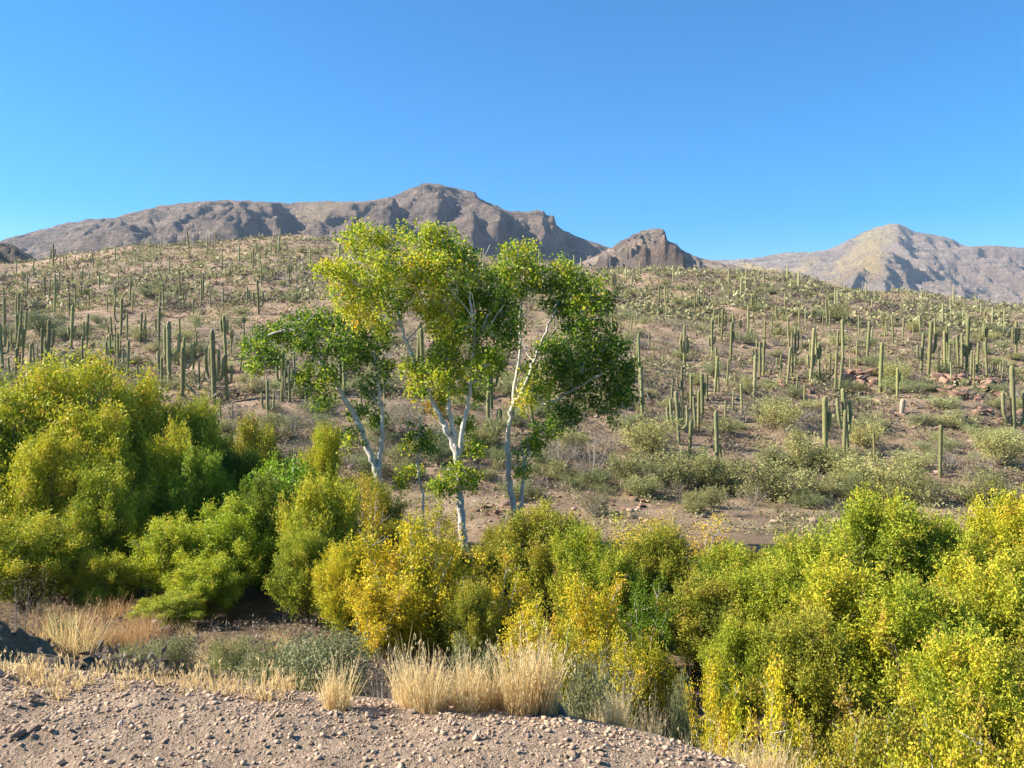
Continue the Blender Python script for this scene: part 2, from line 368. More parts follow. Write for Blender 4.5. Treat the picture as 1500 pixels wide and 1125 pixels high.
def lobes_leaves(lobes, per_m2, ln, wd, seed, twig_len=.35, per_twig=14, up=.35, droop=0.0, fill=.6, spread=.09):
    """lobes: list of (center(3), radius(3) or r, tint). leaves grouped on twigs spread through the outer part of each lobe"""
    r = np.random.default_rng(seed)
    Vs, Ts = [], []
    for c, rad, tint in lobes:
        rad = np.array(rad if hasattr(rad, '__len__') else (rad,)*3, float)
        area = 4*math.pi*(rad.prod())**(2/3)
        nt_ = max(4, int(area*per_m2/per_twig))
        d = rand_dirs(nt_, r)
        rr = r.uniform(fill**3, 1.08, nt_)**(1/3)
        wob = 1 + .22*np.sin(d[:,0]*5+seed)*np.cos(d[:,2]*4+seed*1.7) + .12*r.normal(size=nt_)
        base = np.array(c)[None] + d*rad[None]*(rr*wob)[:, None]
        ax = d*.9 + np.array([0,0,up]) + .5*r.normal(size=(nt_,3)); ax /= np.linalg.norm(ax, axis=1, keepdims=True)
        t = r.uniform(-.5, .6, (nt_, per_twig))
        C = base[:, None, :] + ax[:, None, :]*(t*twig_len)[..., None] + r.normal(size=(nt_, per_twig, 3))*spread
        A = ax[:, None, :]*.8 + r.normal(size=(nt_, per_twig, 3))*.65 + np.array([0,0,-droop])
        tt = tint + .16*r.normal(size=(nt_, 1)) + .13*r.normal(size=(nt_, per_twig))
        Vs.append(leaf_geo(C.reshape(-1,3), A.reshape(-1,3), ln, wd, r)); Ts.append(tt.ravel())
    return np.concatenate(Vs), np.concatenate(Ts)

# ------------------------------------------------------------------ cottonwoods (each one built on its own)
def cottonwood(label, Y, stems, blobs, seed, per=92, leaf=.12):
    r = random.Random(seed)
    bx = [s for s in stems][0]
    u0 = bx[0][0][0]
    x0 = (u0-750)/F*Y; zb = tz(x0, Y)
    root = thing('cottonwood_tree', label, 'tree', 'white-trunked cottonwoods in the wash', (x0, Y, zb))
    ro = np.array([x0, Y, zb])
    for i, (pts, r0, r1) in enumerate(stems):
        w = []
        for k, q in enumerate(pts):
            dy = q[2] if len(q) > 2 else 0
            pt = np.array(P(q[0], q[1], Y+dy)) if q[1] is not None else np.array([x0, Y, zb-.3])
            w.append(pt - ro)
        sp = smooth_path(w, 6); n = len(sp)
        sp[2:] += np.array([[r.gauss(0,.03), r.gauss(0,.05), 0] for _ in range(n-2)])
        rad = np.linspace(r0, r1, n); 
        if i == 0: rad[:5] *= np.linspace(1.35, 1, 5)
        parts = [tube(sp, rad, 9, .05)]
        # side branches carrying twigs
        for b in range(5 if n > 20 else 2):
            k = r.randint(n//2, n-2); a = r.uniform(0, 6.28); ln = r.uniform(.8, 1.8)
            d = np.array([math.cos(a)*.8, math.sin(a)*.8, .75])
            q = np.array([sp[k] + d*ln*t + np.array([r.gauss(0,.05), r.gauss(0,.05), .12*t*t*ln]) for t in np.linspace(0, 1, 5)])
            parts.append(tube(q, np.linspace(rad[k]*.55, .012, 5), 5))
        obj('trunk' if i == 0 else 'limb', tubes_mesh('cottonwood_limb', parts, BARK_WHITE), root)
    lobes = []
    for b in blobs:
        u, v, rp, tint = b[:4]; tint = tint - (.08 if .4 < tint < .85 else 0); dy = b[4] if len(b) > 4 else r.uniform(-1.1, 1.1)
        c = np.array(P(u, v, Y+dy)) - ro; rm = rp*Y/F
        rm *= .75; lobes.append((c, (rm, rm*1.15, rm*.92), tint))
        for k in range(5):      # smaller lobes break the outline
            a = rand_dirs(1)[0]; s = r.uniform(.25, .5)
            lobes.append((c + a*rm*r.uniform(.9, 1.5), rm*s, tint + r.uniform(-.08, .1)))
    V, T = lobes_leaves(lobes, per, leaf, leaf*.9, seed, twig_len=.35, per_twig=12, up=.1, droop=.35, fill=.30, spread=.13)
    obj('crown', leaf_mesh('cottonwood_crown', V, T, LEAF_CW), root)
    # inner twigs
    parts = []
    for c, rad, t in lobes[::2]:
        for _ in range(3):
            d = rand_dirs(1)[0]; rm = rad if not hasattr(rad, '__len__') else rad[0]
            q = np.array([c + d*rm*s + np.array([0, 0, -.25*rm*(1-s)]) for s in np.linspace(-.7, .9, 4)])
            parts.append(tube(q, np.linspace(.022, .006, 4), 4))
    obj('twigs', tubes_mesh('cottonwood_twigs', parts, BARK_WHITE), root)['kind'] = 'stuff'
    return root
cottonwood('leaning dark green cottonwood with two diverging pale trunks', 36,
    [([(556,None),(554,720),(551,690),(538,655),(520,610),(497,570),(472,533),(450,503),(425,483),(392,492)], .20, .04),
     ([(553,698),(557,660),(560,630),(558,590),(553,553),(548,512)], .15, .04),
     ([(472,533),(485,505),(500,480)], .09, .03)],
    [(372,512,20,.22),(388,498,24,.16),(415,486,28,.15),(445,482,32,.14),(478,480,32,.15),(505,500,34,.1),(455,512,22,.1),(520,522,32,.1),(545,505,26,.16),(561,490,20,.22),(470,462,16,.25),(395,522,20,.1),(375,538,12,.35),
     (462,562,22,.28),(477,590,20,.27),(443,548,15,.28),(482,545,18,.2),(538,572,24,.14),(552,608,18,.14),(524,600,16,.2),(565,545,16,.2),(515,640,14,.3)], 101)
cottonwood('tallest cottonwood, yellow-green crown over one straight forking white trunk', 34,
    [([(684,None),(681,820),(677,770),(674,720),(670,668),(656,632),(640,602),(622,562),(600,512),(588,478),(578,440),(568,405)], .21, .04),
     ([(670,665),(664,628),(657,590),(655,540,.3),(650,480,.6),(641,420,.8),(633,375,.8)], .12, .03),
     ([(671,672),(681,615,-.4),(690,557,-.6),(695,500,-.6),(690,445,-.5),(682,405,-.4)], .12, .03),
     ([(588,478),(560,450,-.5),(535,425,-.7),(515,410,-.8)], .08, .03),
     ([(695,500,-.6),(712,470,0),(722,440,.4)], .08, .03)],
    [(545,347,26,.58),(520,362,24,.6),(572,352,26,.5),(503,402,30,.62),(545,398,38,.56),(585,402,28,.38),(530,438,32,.64),(500,440,20,.7),(565,440,26,.5),(592,440,18,.35),(520,462,18,.78),(548,470,14,.7),(478,395,14,.62),
     (622,347,30,.52),(655,350,28,.42),(640,378,36,.5),(608,385,24,.6),(682,378,24,.3),(613,412,20,.72),(640,412,20,.6),
     (668,405,36,.5),(620,450,20,.6),(700,405,26,.4),(735,440,26,.3),(752,480,22,.25),(700,545,26,.35),(725,530,22,.3),(660,470,30,.55),(650,510,24,.5),(655,450,34,.62),(690,440,34,.3),(716,430,32,.22),(722,470,32,.2),(690,482,28,.25),(655,492,22,.7),(737,500,24,.2),(643,480,18,.8),(706,520,22,.2),(742,455,18,.25),  # right-hand lobes get low tints: crown shade put into the leaf colour
     (640,540,34,.52),(612,560,24,.56),(668,545,30,.55),(693,570,18,.3),(650,580,24,.56),(637,600,13,.93),(690,530,18,.6),(655,515,22,.45),(598,540,14,.5),
     (675,692,18,.42),(690,705,16,.45),(657,712,18,.48),(640,716,12,.5),(686,652,12,.3),(680,622,11,.3),(700,660,9,.3)], 102)
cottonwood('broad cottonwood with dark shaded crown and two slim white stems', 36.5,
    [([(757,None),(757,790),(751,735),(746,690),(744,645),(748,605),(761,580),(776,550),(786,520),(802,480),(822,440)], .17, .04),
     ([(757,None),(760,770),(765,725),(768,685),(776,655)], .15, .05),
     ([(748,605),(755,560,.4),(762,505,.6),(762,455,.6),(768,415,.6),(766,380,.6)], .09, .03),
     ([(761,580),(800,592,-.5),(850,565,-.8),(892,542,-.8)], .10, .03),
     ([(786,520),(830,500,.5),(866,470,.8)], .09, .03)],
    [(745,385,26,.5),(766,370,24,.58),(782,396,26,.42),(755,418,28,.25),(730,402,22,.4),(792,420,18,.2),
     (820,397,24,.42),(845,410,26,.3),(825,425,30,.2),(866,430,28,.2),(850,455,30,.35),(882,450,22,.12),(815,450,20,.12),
     (840,490,34,.1),(880,490,36,.12),(902,512,26,.14),(870,530,40,.08),(830,530,38,.08),(905,552,30,.1),(922,580,18,.12),(800,545,30,.22),(778,562,22,.55),(850,570,40,.08),(890,590,30,.08),(832,600,26,.12),(768,588,14,.6),(802,510,22,.15),(917,540,20,.12),(795,575,18,.5),  # dark green tints on the right paint in the crown's shaded side
     (790,640,24,.18),(775,656,16,.22),(812,625,16,.18),(765,690,9,.35)], 103)
# slim leaning sapling between the big trunks
cottonwood('slim leaning cottonwood sapling with sparse drooping leaves', 37,
    [([(622,None),(619,730),(614,700),(611,672),(618,640),(614,610)], .07, .03)],
    [(612,635,20,.22),(628,655,16,.25),(598,650,12,.3),(606,690,10,.45),(585,705,12,.45)], 104, per=80)

# ------------------------------------------------------------------ wash thicket prototypes
def thicket_proto(kind, seed):
    """5 m tall multi-stemmed tree; returns (stem mesh, crown mesh)"""
    r = random.Random(seed); lobes = []; parts = []
    H = 5.0; W = 1.9
    ns = {'willow': 11, 'plume': 13, 'broad': 8, 'sparse': 9}[kind]
    for i in range(ns):
        a = i/ns*6.283 + r.uniform(-.4, .4); rad = W*math.sqrt(r.uniform(.05, 1)); top = H*(1 - .38*(rad/W)**2)*r.uniform(.72, .97)
        e = np.array([math.cos(a)*rad, math.sin(a)*rad, top])
        pts = smooth_path([(0.1*math.cos(a), .1*math.sin(a), -.3), (e[0]*.25, e[1]*.25, top*.3), (e[0]*.7, e[1]*.7, top*.68), e], 5)
        pts[2:] += np.random.default_rng(seed+i).normal(size=(len(pts)-2, 3))*.03
        parts.append(tube(pts, np.linspace(.065, .012, len(pts)), 6))
        for b in range(6):
            k = r.randint(3, len(pts)-2); d = np.array([r.gauss(0,1), r.gauss(0,1), .7]); d /= np.linalg.norm(d)
            q = np.array([pts[k]+d*t*r.uniform(.5, .9) for t in (0, .5, 1)])
            parts.append(tube(q, [.022, .013, .005], 4))
        nl = 6 if kind != 'sparse' else 5
        for k in range(nl):
            f = .22 + .78*k/(nl-1); p_ = pts[int(f*(len(pts)-1))]
            s = (.66 if kind != 'plume' else .56)*(1-.38*f)*r.uniform(.75, 1.25)
            off = np.array([r.gauss(0,.3), r.gauss(0,.3), r.gauss(0,.12)])*(1.25-.7*f)
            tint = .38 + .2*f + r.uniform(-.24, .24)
            lobes.append((p_+off+np.array([0,0,-.1]), (s, s, s*(1.35 if kind in ('plume','willow') else 1.05)), tint))
    if kind in ('willow', 'plume'):
        lobes = []; ndm = 30
        for i in range(ndm):
            dz = -.62 + 1.6*(i+.5)/ndm; q_ = math.sqrt(max(0, 1-min(1, abs(dz))**2)); a = i*2.39996 + r.uniform(-.35, .35)
            k_ = r.uniform(.5, 1.05)
            s_l = r.uniform(.36, .80)*(1-.25*max(dz, 0))
            c_ = np.array([W*.80*q_*math.cos(a)*k_, W*.80*q_*math.sin(a)*k_, H*.50 + H*.41*dz*(.5+.5*k_)])
            e_ = 1.0 if kind == 'willow' else 1.3
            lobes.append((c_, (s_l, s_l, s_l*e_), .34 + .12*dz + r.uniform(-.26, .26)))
        for i in range(30):      # loose sprays that break the outline
            dz = r.uniform(-.35, .98); q_ = math.sqrt(1-dz*dz); a = r.uniform(0, 6.283); k_ = r.uniform(.85, 1.25)
            b_ = np.array([W*.86*q_*math.cos(a)*k_, W*.86*q_*math.sin(a)*k_, H*.50 + H*.42*dz*(.3+.7*k_)])
            o_ = np.array([math.cos(a)*q_*.8, math.sin(a)*q_*.8, .75 if kind == 'willow' else 1.0]); o_ /= np.linalg.norm(o_)
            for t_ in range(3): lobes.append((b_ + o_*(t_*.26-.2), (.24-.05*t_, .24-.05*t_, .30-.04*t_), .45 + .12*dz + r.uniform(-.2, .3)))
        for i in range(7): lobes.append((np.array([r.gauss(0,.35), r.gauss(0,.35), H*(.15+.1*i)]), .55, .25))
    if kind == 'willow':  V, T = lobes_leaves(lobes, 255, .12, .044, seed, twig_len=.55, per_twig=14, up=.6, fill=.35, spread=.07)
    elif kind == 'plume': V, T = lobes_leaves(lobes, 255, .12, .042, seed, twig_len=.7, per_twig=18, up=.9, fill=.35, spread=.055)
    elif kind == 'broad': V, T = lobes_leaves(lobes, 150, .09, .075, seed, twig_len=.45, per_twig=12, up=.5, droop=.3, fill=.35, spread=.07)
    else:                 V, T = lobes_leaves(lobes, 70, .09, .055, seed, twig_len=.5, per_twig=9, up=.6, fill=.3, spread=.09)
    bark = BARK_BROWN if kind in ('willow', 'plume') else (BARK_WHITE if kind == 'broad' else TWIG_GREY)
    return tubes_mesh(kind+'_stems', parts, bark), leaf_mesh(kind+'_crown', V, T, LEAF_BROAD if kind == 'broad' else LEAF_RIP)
PROTO = {k: [thicket_proto(k, 200+7*i+j*31) for i in range(n)] for j, (k, n) in enumerate([('willow', 3), ('plume', 2), ('broad', 3), ('sparse', 2)])}
cnt = {}
def tree(kind, u, vtop, Y, hw, color, name, label, group=None, rot=None):
    x = (u-750)/F*Y; zb = tz(x, Y); H = P(u, vtop, Y).z - zb
    k = cnt.get(kind, 0); cnt[kind] = k+1
    st, cr = PROTO[kind][k % len(PROTO[kind])]
    t = thing(name, label, 'tree' if H > 2.6 else 'shrub', group, (x, Y, zb-.05))
    t.rotation_euler = (0, 0, rot if rot is not None else (k*2.4) % 6.28)
    sx = hw*(1.12 if kind in ('willow', 'plume') else 1.22)*Y/F/1.95
    t.scale = (sx, sx, H/(4.95 if kind in ('willow', 'plume') else 4.72))
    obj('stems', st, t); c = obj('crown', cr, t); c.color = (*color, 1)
    return t
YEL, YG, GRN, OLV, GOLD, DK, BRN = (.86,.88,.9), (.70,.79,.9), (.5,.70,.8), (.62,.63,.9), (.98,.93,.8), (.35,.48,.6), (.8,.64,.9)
GL = 'yellow-green willows crowding the wash below the saguaro slope'
GT = 'feathery tamarisks in the thicket below the rocky ledge slope'
GS = 'yellow cottonwood saplings on the bank below the gravel shoulder'
TREES = [
 # kind, u, vtop, Y, half width px, colour, name, label, group
 ('willow', 95, 528, 33, 92, YEL, 'willow_tree', 'biggest golden-green willow with rounded top against the saguaro slope', None),
 ('willow', 8, 556, 32, 78, YG, 'willow_tree', 'tall yellow-green willow beside the biggest golden willow, above dark hollow', None),
 ('willow', 60, 640, 29.5, 62, YEL, 'willow_tree', 'golden willow bough mass hanging under the biggest willow', None),
 ('willow', 210, 553, 35.5, 58, (.85,.85,.8), 'willow_tree', 'olive shaded willow behind the biggest golden willow', None),
 ('willow', 285, 573, 37, 42, YG, 'willow_tree', 'small round yellow-green willow below the fallen saguaro arm', None),
 ('willow', 240, 632, 32, 50, YEL, 'willow_tree', 'yellowish willow in front of the olive shaded one', None),
 ('willow', 165, 680, 29, 52, YG, 'willow_tree', 'greenish willow above the low bright overhanging one', None),
 ('willow', 35, 750, 25.5, 66, YEL, 'willow_tree', 'pale yellow-green willow standing behind the dark rock mound', None),
 ('willow', 102, 745, 27.5, 45, YG, 'willow_tree', 'greenish willow beside the pale one behind the mound', None),
 ('willow', 155, 808, 26, 42, YEL, 'willow_tree', 'low bright willow overhanging the dark leaf-littered ground', None),
 ('willow', 258, 752, 27, 58, (.85,.95,.9), 'willow_tree', 'full green-tinged willow above the tan dry weeds', None),
 ('willow', 345, 738, 27.5, 60, (.75,.92,.85), 'willow_tree', 'dome-shaped greener willow beside the dark gap', None),
 ('willow', 290, 662, 31.5, 42, GRN, 'willow_tree', 'fresh green willow rising above the dome-shaped one', None),
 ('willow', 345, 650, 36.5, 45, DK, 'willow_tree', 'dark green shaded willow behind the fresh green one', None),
 ('willow', 380, 618, 40, 42, OLV, 'willow_tree', 'dull olive willow at the foot of the candelabra saguaro', None),
 ('broad', 413, 652, 31, 62, (.42,.75,.5), 'cottonwood_sapling', 'bright green broad-leaved sapling below the leaning cottonwood', None),
 ('willow', 470, 624, 37, 32, (.85,.9,.8), 'willow_tree', 'narrow yellowish willow beside the leaning cottonwood trunk', None),
 ('willow', 246, 868, 23, 46, YG, 'willow_shrub', 'low bright green willow shrub beside the bare dirt clearing', None),
 ('plume', 470, 690, 26, 55, YEL, 'willow_tree', 'tall narrow yellow willow edging the dark gap', None),
 ('plume', 445, 770, 24, 42, YG, 'willow_tree', 'green-yellow willow with ragged side sprays over the clearing', None),
 ('plume', 505, 790, 22.5, 45, GOLD, 'willow_tree', 'golden willow with brownish inner twigs', None),
 ('sparse', 533, 690, 29, 42, BRN, 'thin_tree', 'thin brownish half-bare tree at the leaning cottonwood foot', None),
 ('broad', 592, 738, 21, 68, GOLD, 'cottonwood_sapling', 'brightest yellow sapling with thin white stem', None),
 ('broad', 640, 770, 21.5, 48, YEL, 'cottonwood_sapling', 'yellow-green sapling beside the brightest yellow one', None),
 ('broad', 556, 830, 19.5, 45, GOLD, 'cottonwood_sapling', 'short golden sapling below the brightest yellow one', None),
 ('broad', 632, 720, 27, 36, YEL, 'cottonwood_sapling', 'yellow sapling top below the straight white trunk', None),
 ('broad', 722, 790, 21, 46, GOLD, 'cottonwood_sapling', 'yellow-orange sapling in front of the twin white stems', None),
 ('plume', 800, 738, 27, 66, OLV, 'willow_tree', 'olive-yellow willow behind the orange sapling', None),
 ('plume', 855, 765, 25, 46, YG, 'willow_tree', 'upright green-yellow willow at the dry brush edge', None),
 ('broad', 868, 815, 19.5, 48, GOLD, 'cottonwood_sapling', 'golden sapling beside the dark vine-hung gap', None),
 ('broad', 778, 860, 18, 46, GOLD, 'cottonwood_sapling', 'rich yellow sapling behind the tallest straw grass', None),
 ('plume', 690, 850, 19.5, 38, OLV, 'willow_tree', 'olive willow between two yellow saplings', None),
 ('sparse', 1000, 742, 27.5, 82, BRN, 'thin_tree', 'sparse reddish-brown tree with few yellow leaves', None),
 ('sparse', 935, 748, 28, 50, GOLD, 'thin_tree', 'half-bare yellow-leaved tree by the pale bank', None),
 ('broad', 945, 835, 21.5, 42, (.22,.42,.3), 'dark_shrub', 'green leafy shrub coloured dark for the shade of the gap', None),  # dark leaf colour paints the shaded interior of the gap
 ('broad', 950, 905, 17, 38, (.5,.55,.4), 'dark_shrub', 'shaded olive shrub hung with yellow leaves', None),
 ('plume', 1032, 838, 21.5, 62, OLV, 'tamarisk_tree', 'olive tamarisk beside the shaded gap', None),
 ('plume', 1118, 820, 21.5, 60, YG, 'tamarisk_tree', 'feathery tamarisk between the olive tamarisk and the dense thicket', None),
 ('plume', 1182, 772, 23, 66, YG, 'tamarisk_tree', 'feathery tamarisk facing the shady pocket of the far bank', None),
 ('plume', 1288, 716, 24.5, 72, YG, 'tamarisk_tree', 'tallest tamarisk, its tip crossing the pale scrub flat', None),
 ('plume', 1382, 748, 24, 58, YG, 'tamarisk_tree', 'feathery tamarisk between the tallest and the golden one', None),
 ('plume', 1240, 815, 19.5, 78, YEL, 'tamarisk_tree', 'yellowish tamarisk in front of the tallest tamarisk', None),
 ('plume', 1345, 840, 18.5, 82, YG, 'tamarisk_tree', 'broad green tamarisk between the two yellowish ones', None),
 ('plume', 1450, 815, 19.5, 76, YEL, 'tamarisk_tree', 'yellowish tamarisk in front of the golden one', None),
 ('plume', 1482, 716, 26, 58, GOLD, 'tamarisk_tree', 'golden tamarisk standing apart behind the dense thicket', None),
 ('plume', 1180, 890, 16.5, 66, OLV, 'tamarisk_tree', 'olive tamarisk overhanging the black hollow', None),
 ('plume', 1420, 915, 14.5, 84, YEL, 'tamarisk_tree', 'gold-tipped tamarisk low in the thicket above the saplings', None),
 ('plume', 1085, 900, 17.5, 48, YG, 'tamarisk_tree', 'small tamarisk above the yellow streamside sapling', None),
 ('broad', 1048, 938, 14, 36, GOLD, 'cottonwood_sapling', 'yellow sapling behind the tall lone straw clump', None),
 ('broad', 1132, 945, 12, 50, (1.0,1.02,.8), 'cottonwood_sapling', 'lemon-green sapling with thin pale stems by the hollow', None),
 ('broad', 1300, 990, 13, 66, OLV, 'cottonwood_sapling', 'yellow sapling directly beneath the broad green tamarisk', None),
 ('broad', 1390, 1020, 11, 66, YEL, 'cottonwood_sapling', 'orange-tinged golden sapling below the gold-tipped tamarisk', None),
 ('broad', 1480, 1015, 10.5, 70, OLV, 'cottonwood_sapling', 'yellow sapling behind the lime-yellow lowest one', None),
 ('broad', 1240, 1010, 10.5, 58, OLV, 'cottonwood_sapling', 'dull olive sapling among the yellow ones', None),
 ('broad', 1330, 1070, 8.5, 66, YEL, 'cottonwood_sapling', 'golden sapling beside the wispy long-stemmed straw', None),
 ('broad', 1450, 1080, 8, 74, (.85,.9,.8), 'cottonwood_sapling', 'lime-yellow sapling lowest on the steep bank', None),
 ('willow', 398, 700, 29, 46, DK, 'willow_tree', 'added willow with shade-dark leaf colour hanging over the bare dirt clearing', None),  # added to darken the hollow, with shade put into its leaf colour
 ('willow', 130, 600, 31, 60, YEL, 'willow_tree', 'golden willow directly below the biggest willow top', None),
 ('willow', 300, 810, 25, 50, (.8,.92,.85), 'willow_tree', 'low green willow in front of the dome-shaped one', None),
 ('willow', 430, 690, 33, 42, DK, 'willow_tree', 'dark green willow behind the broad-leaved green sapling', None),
 ('plume', 535, 690, 31.5, 50, OLV, 'willow_tree', 'olive willow hiding the foot of the leaning cottonwood', None),
 ('plume', 575, 760, 30, 40, OLV, 'willow_tree', 'olive willow between leaning cottonwood and brightest sapling', None),
 ('plume', 655, 790, 28, 44, OLV, 'willow_tree', 'olive willow at the straight white trunk foot', None),
 ('plume', 745, 768, 29, 46, OLV, 'willow_tree', 'olive willow at the foot of the twin white stems', None),
 ('plume', 895, 800, 24, 45, YG, 'willow_tree', 'green-yellow willow behind the golden sapling', None),
 ('plume', 965, 768, 26, 48, OLV, 'willow_tree', 'olive willow beneath the half-bare yellow-leaved tree', None),
 ('plume', 1065, 790, 25, 50, YG, 'willow_tree', 'green willow beneath the sparse reddish-brown tree', None),
 ('plume', 1125, 800, 25.5, 40, OLV, 'tamarisk_tree', 'olive tamarisk at the bare far bank', None),
 ('plume', 1575, 760, 23, 70, YG, 'tamarisk_tree', 'green tamarisk beyond the golden one at the thicket end', None),
 ('plume', 1590, 880, 17, 84, OLV, 'tamarisk_tree', 'olive tamarisk closing the near end of the thicket', None),
 ('willow', -75, 600, 30, 70, YG, 'willow_tree', 'greenish willow at the outer end of the willow thicket', None),
 ('broad', 820, 890, 17, 40, YEL, 'cottonwood_sapling', 'yellow-green sapling between two golden ones above the stub', None),
 ('broad', 905, 900, 16, 40, GOLD, 'cottonwood_sapling', 'golden sapling beside the wispy grey bush', None),
]
for t_ in TREES: tree(*t_)

# ------------------------------------------------------------------ saguaros
SAG = plain_mat('saguaro_skin', [(.3, (.17,.17,.075)), (.55, (.29,.275,.12)), (.75, (.40,.37,.19))], 3.0, .7, 30, .3, .01, objcol=True)
SAGDEAD = plain_mat('saguaro_dead_skin', [(.3, (.25,.19,.13)), (.7, (.46,.38,.28))], 3.0, .9)
def ribbed(path, r, ribs=11, taper_base=.8, mat=SAG, name='saguaro_stem'):
    sp = smooth_path(path, 4)
    seg = np.concatenate([[0], np.cumsum(np.linalg.norm(np.diff(sp, axis=0), axis=1))]); tot = seg[-1]
    body = np.linspace(0, tot-r*1.3, max(5, int(tot/.45)))
    tip = tot - r*1.3*np.array([.72, .45, .22, .06, 0])
    s = np.concatenate([body, tip])
    q = np.stack([np.interp(s, seg, sp[:, k]) for k in range(3)], 1)
    f = s/tot
    rad = r*(taper_base + (1-taper_base)*np.minimum(1, f*2.2))*(1+.03*np.sin(f*17))
    rad[len(body):] = r*np.array([.93, .8, .58, .3, .02])
    ns = ribs*2
    V, Q = tube(q, rad, ns)
    V = V.reshape(len(q), ns, 3); ctr = q[:, None, :]
    V[:, 1::2] = ctr + (V[:, 1::2]-ctr)*.80
    return mesh_np(name, V.reshape(-1, 3), 4, Q, mat)
def arm_path(side, h0, h1, out, fwd=0.0):
    return [(0,0,h0), (side*out*.55, fwd*.5, h0-.02*5), (side*out*.92, fwd*.9, h0+.22), (side*out, fwd, h0+.6), (side*(out+.04), fwd, (h0+h1)/2+.2), (side*(out+.03), fwd, h1)]
def sproto(stem, arms, r=.2, mat=SAG):
    return [ribbed(stem, r, mat=mat)] + [ribbed(arm_path(*a[:4], *(a[4:] or ())), r*.74, ribs=9, mat=mat, name='saguaro_arm', taper_base=.75) for a in arms]
ST = [(0,0,-.3),(0,0,1.5),(0,0,3),(0,0,5)]
SP = {
 's1': sproto(ST, [], .19), 's2': sproto([(0,0,-.3),(.03,0,1.5),(.1,.05,3.2),(.16,.05,5)], [], .22),
 's3': sproto([(0,0,-.3),(-.02,0,2),(-.09,0,3.6),(-.10,0,5)], [], .17), 'thick': sproto(ST, [], .30),
 'r1': sproto(ST, [(1,2.0,3.9,.62)], .2), 'l1': sproto(ST, [(-1,1.9,3.5,.7)], .2), 'lo': sproto(ST, [(-1,2.1,4.4,.95),(1,2.4,3.0,.45,.2)], .2),
 'can': sproto(ST, [(-1,1.3,3.3,.75),(1,1.2,3.2,.85)], .19), 'hi': sproto(ST, [(-1,3.2,4.6,.36),(1,3.1,4.5,.38)], .21),
 'low2': sproto(ST, [(-1,1.5,2.6,.42),(1,1.7,2.7,.4)], .19),
 'a3': sproto(ST, [(-1,2.0,4.3,.55),(1,2.3,4.0,.5),(1,1.7,3.0,.62,.5)], .2),
 'a5': sproto(ST, [(-1,1.7,4.3,.55),(1,1.9,4.5,.5),(-1,1.5,3.6,.9,.3),(1,1.6,3.6,.9,-.3),(1,2.2,4.0,.2,.5)], .19),
 'big': sproto(ST, [(1,2.3,4.0,.95),(-1,1.5,4.6,.36,.1),(-1,.9,2.6,1.0)], .22),
 'can5': sproto(ST, [(-1,1.9,3.3,.62),(-1,1.7,4.0,.35,.3),(1,1.8,3.7,.45),(1,1.7,3.1,.75,.2)], .2),
 'rtwin': sproto(ST, [(1,2.6,3.9,.34)], .22), 'stub': sproto([(0,0,-.3),(0,0,1.5),(.05,0,3),(.1,0,5)], [], .75, SAGDEAD),
 'u': sproto([(0,0,-.3),(0,0,1.0),(0,0,2.2)], [(-1,1.1,5,1.0),(1,.9,4.4,1.1)], .24),
}
NARMS = {k: len(v)-1 for k, v in SP.items()}
placed = []
def zone_words(u, v):
    a = 'under the long mountain ridge' if u < 450 else ('behind the cottonwood grove' if u < 950 else 'under the far pale peak')
    b = 'near the hill crest' if v < 410 else ('on the upper slope' if v < 470 else ('on the middle slope' if v < 570 else 'on the lowest slope'))
    return b + ' ' + a
def saguaro(kind, u, vt, vb, label=None, rot=None, wide=1.0, parts=True, flip=False):
    x, Y, z = hit(u, vb, 46)
    H = P(u, vt, Y).z - z
    s = max(.25, H/5.0)
    na = NARMS[kind]
    grp = None
    if label is None:
        kd = ['armless single-column saguaro', 'saguaro with one raised arm', 'saguaro with two raised arms', 'saguaro with several raised arms'][min(na, 3)]
        label = kd + ' ' + zone_words(u, vb); grp = kd + ' ' + zone_words(u, vb)
    t = thing('saguaro', label, 'cactus', grp, (x, Y, z))
    wx = wide*.76*(s**-.25)
    t.scale = ((-1 if flip else 1)*s*wx, s*wx, s)
    t.rotation_euler = (R(rng.normal()*1.8), R(rng.normal()*2.2), (rng.uniform(-.35, .35) if rot is None else rot) + math.atan2(-x, Y)*0)
    cl = rng.uniform(.58, 1.0); col = (cl*rng.uniform(.95,1.08), cl, cl*rng.uniform(.85,1.1), 1)
    for i, me in enumerate(SP[kind]):
        c = obj('stem' if i == 0 else 'arm', me, t); c.color = col
    placed.append((u, vb, (vb-vt)))
    return t
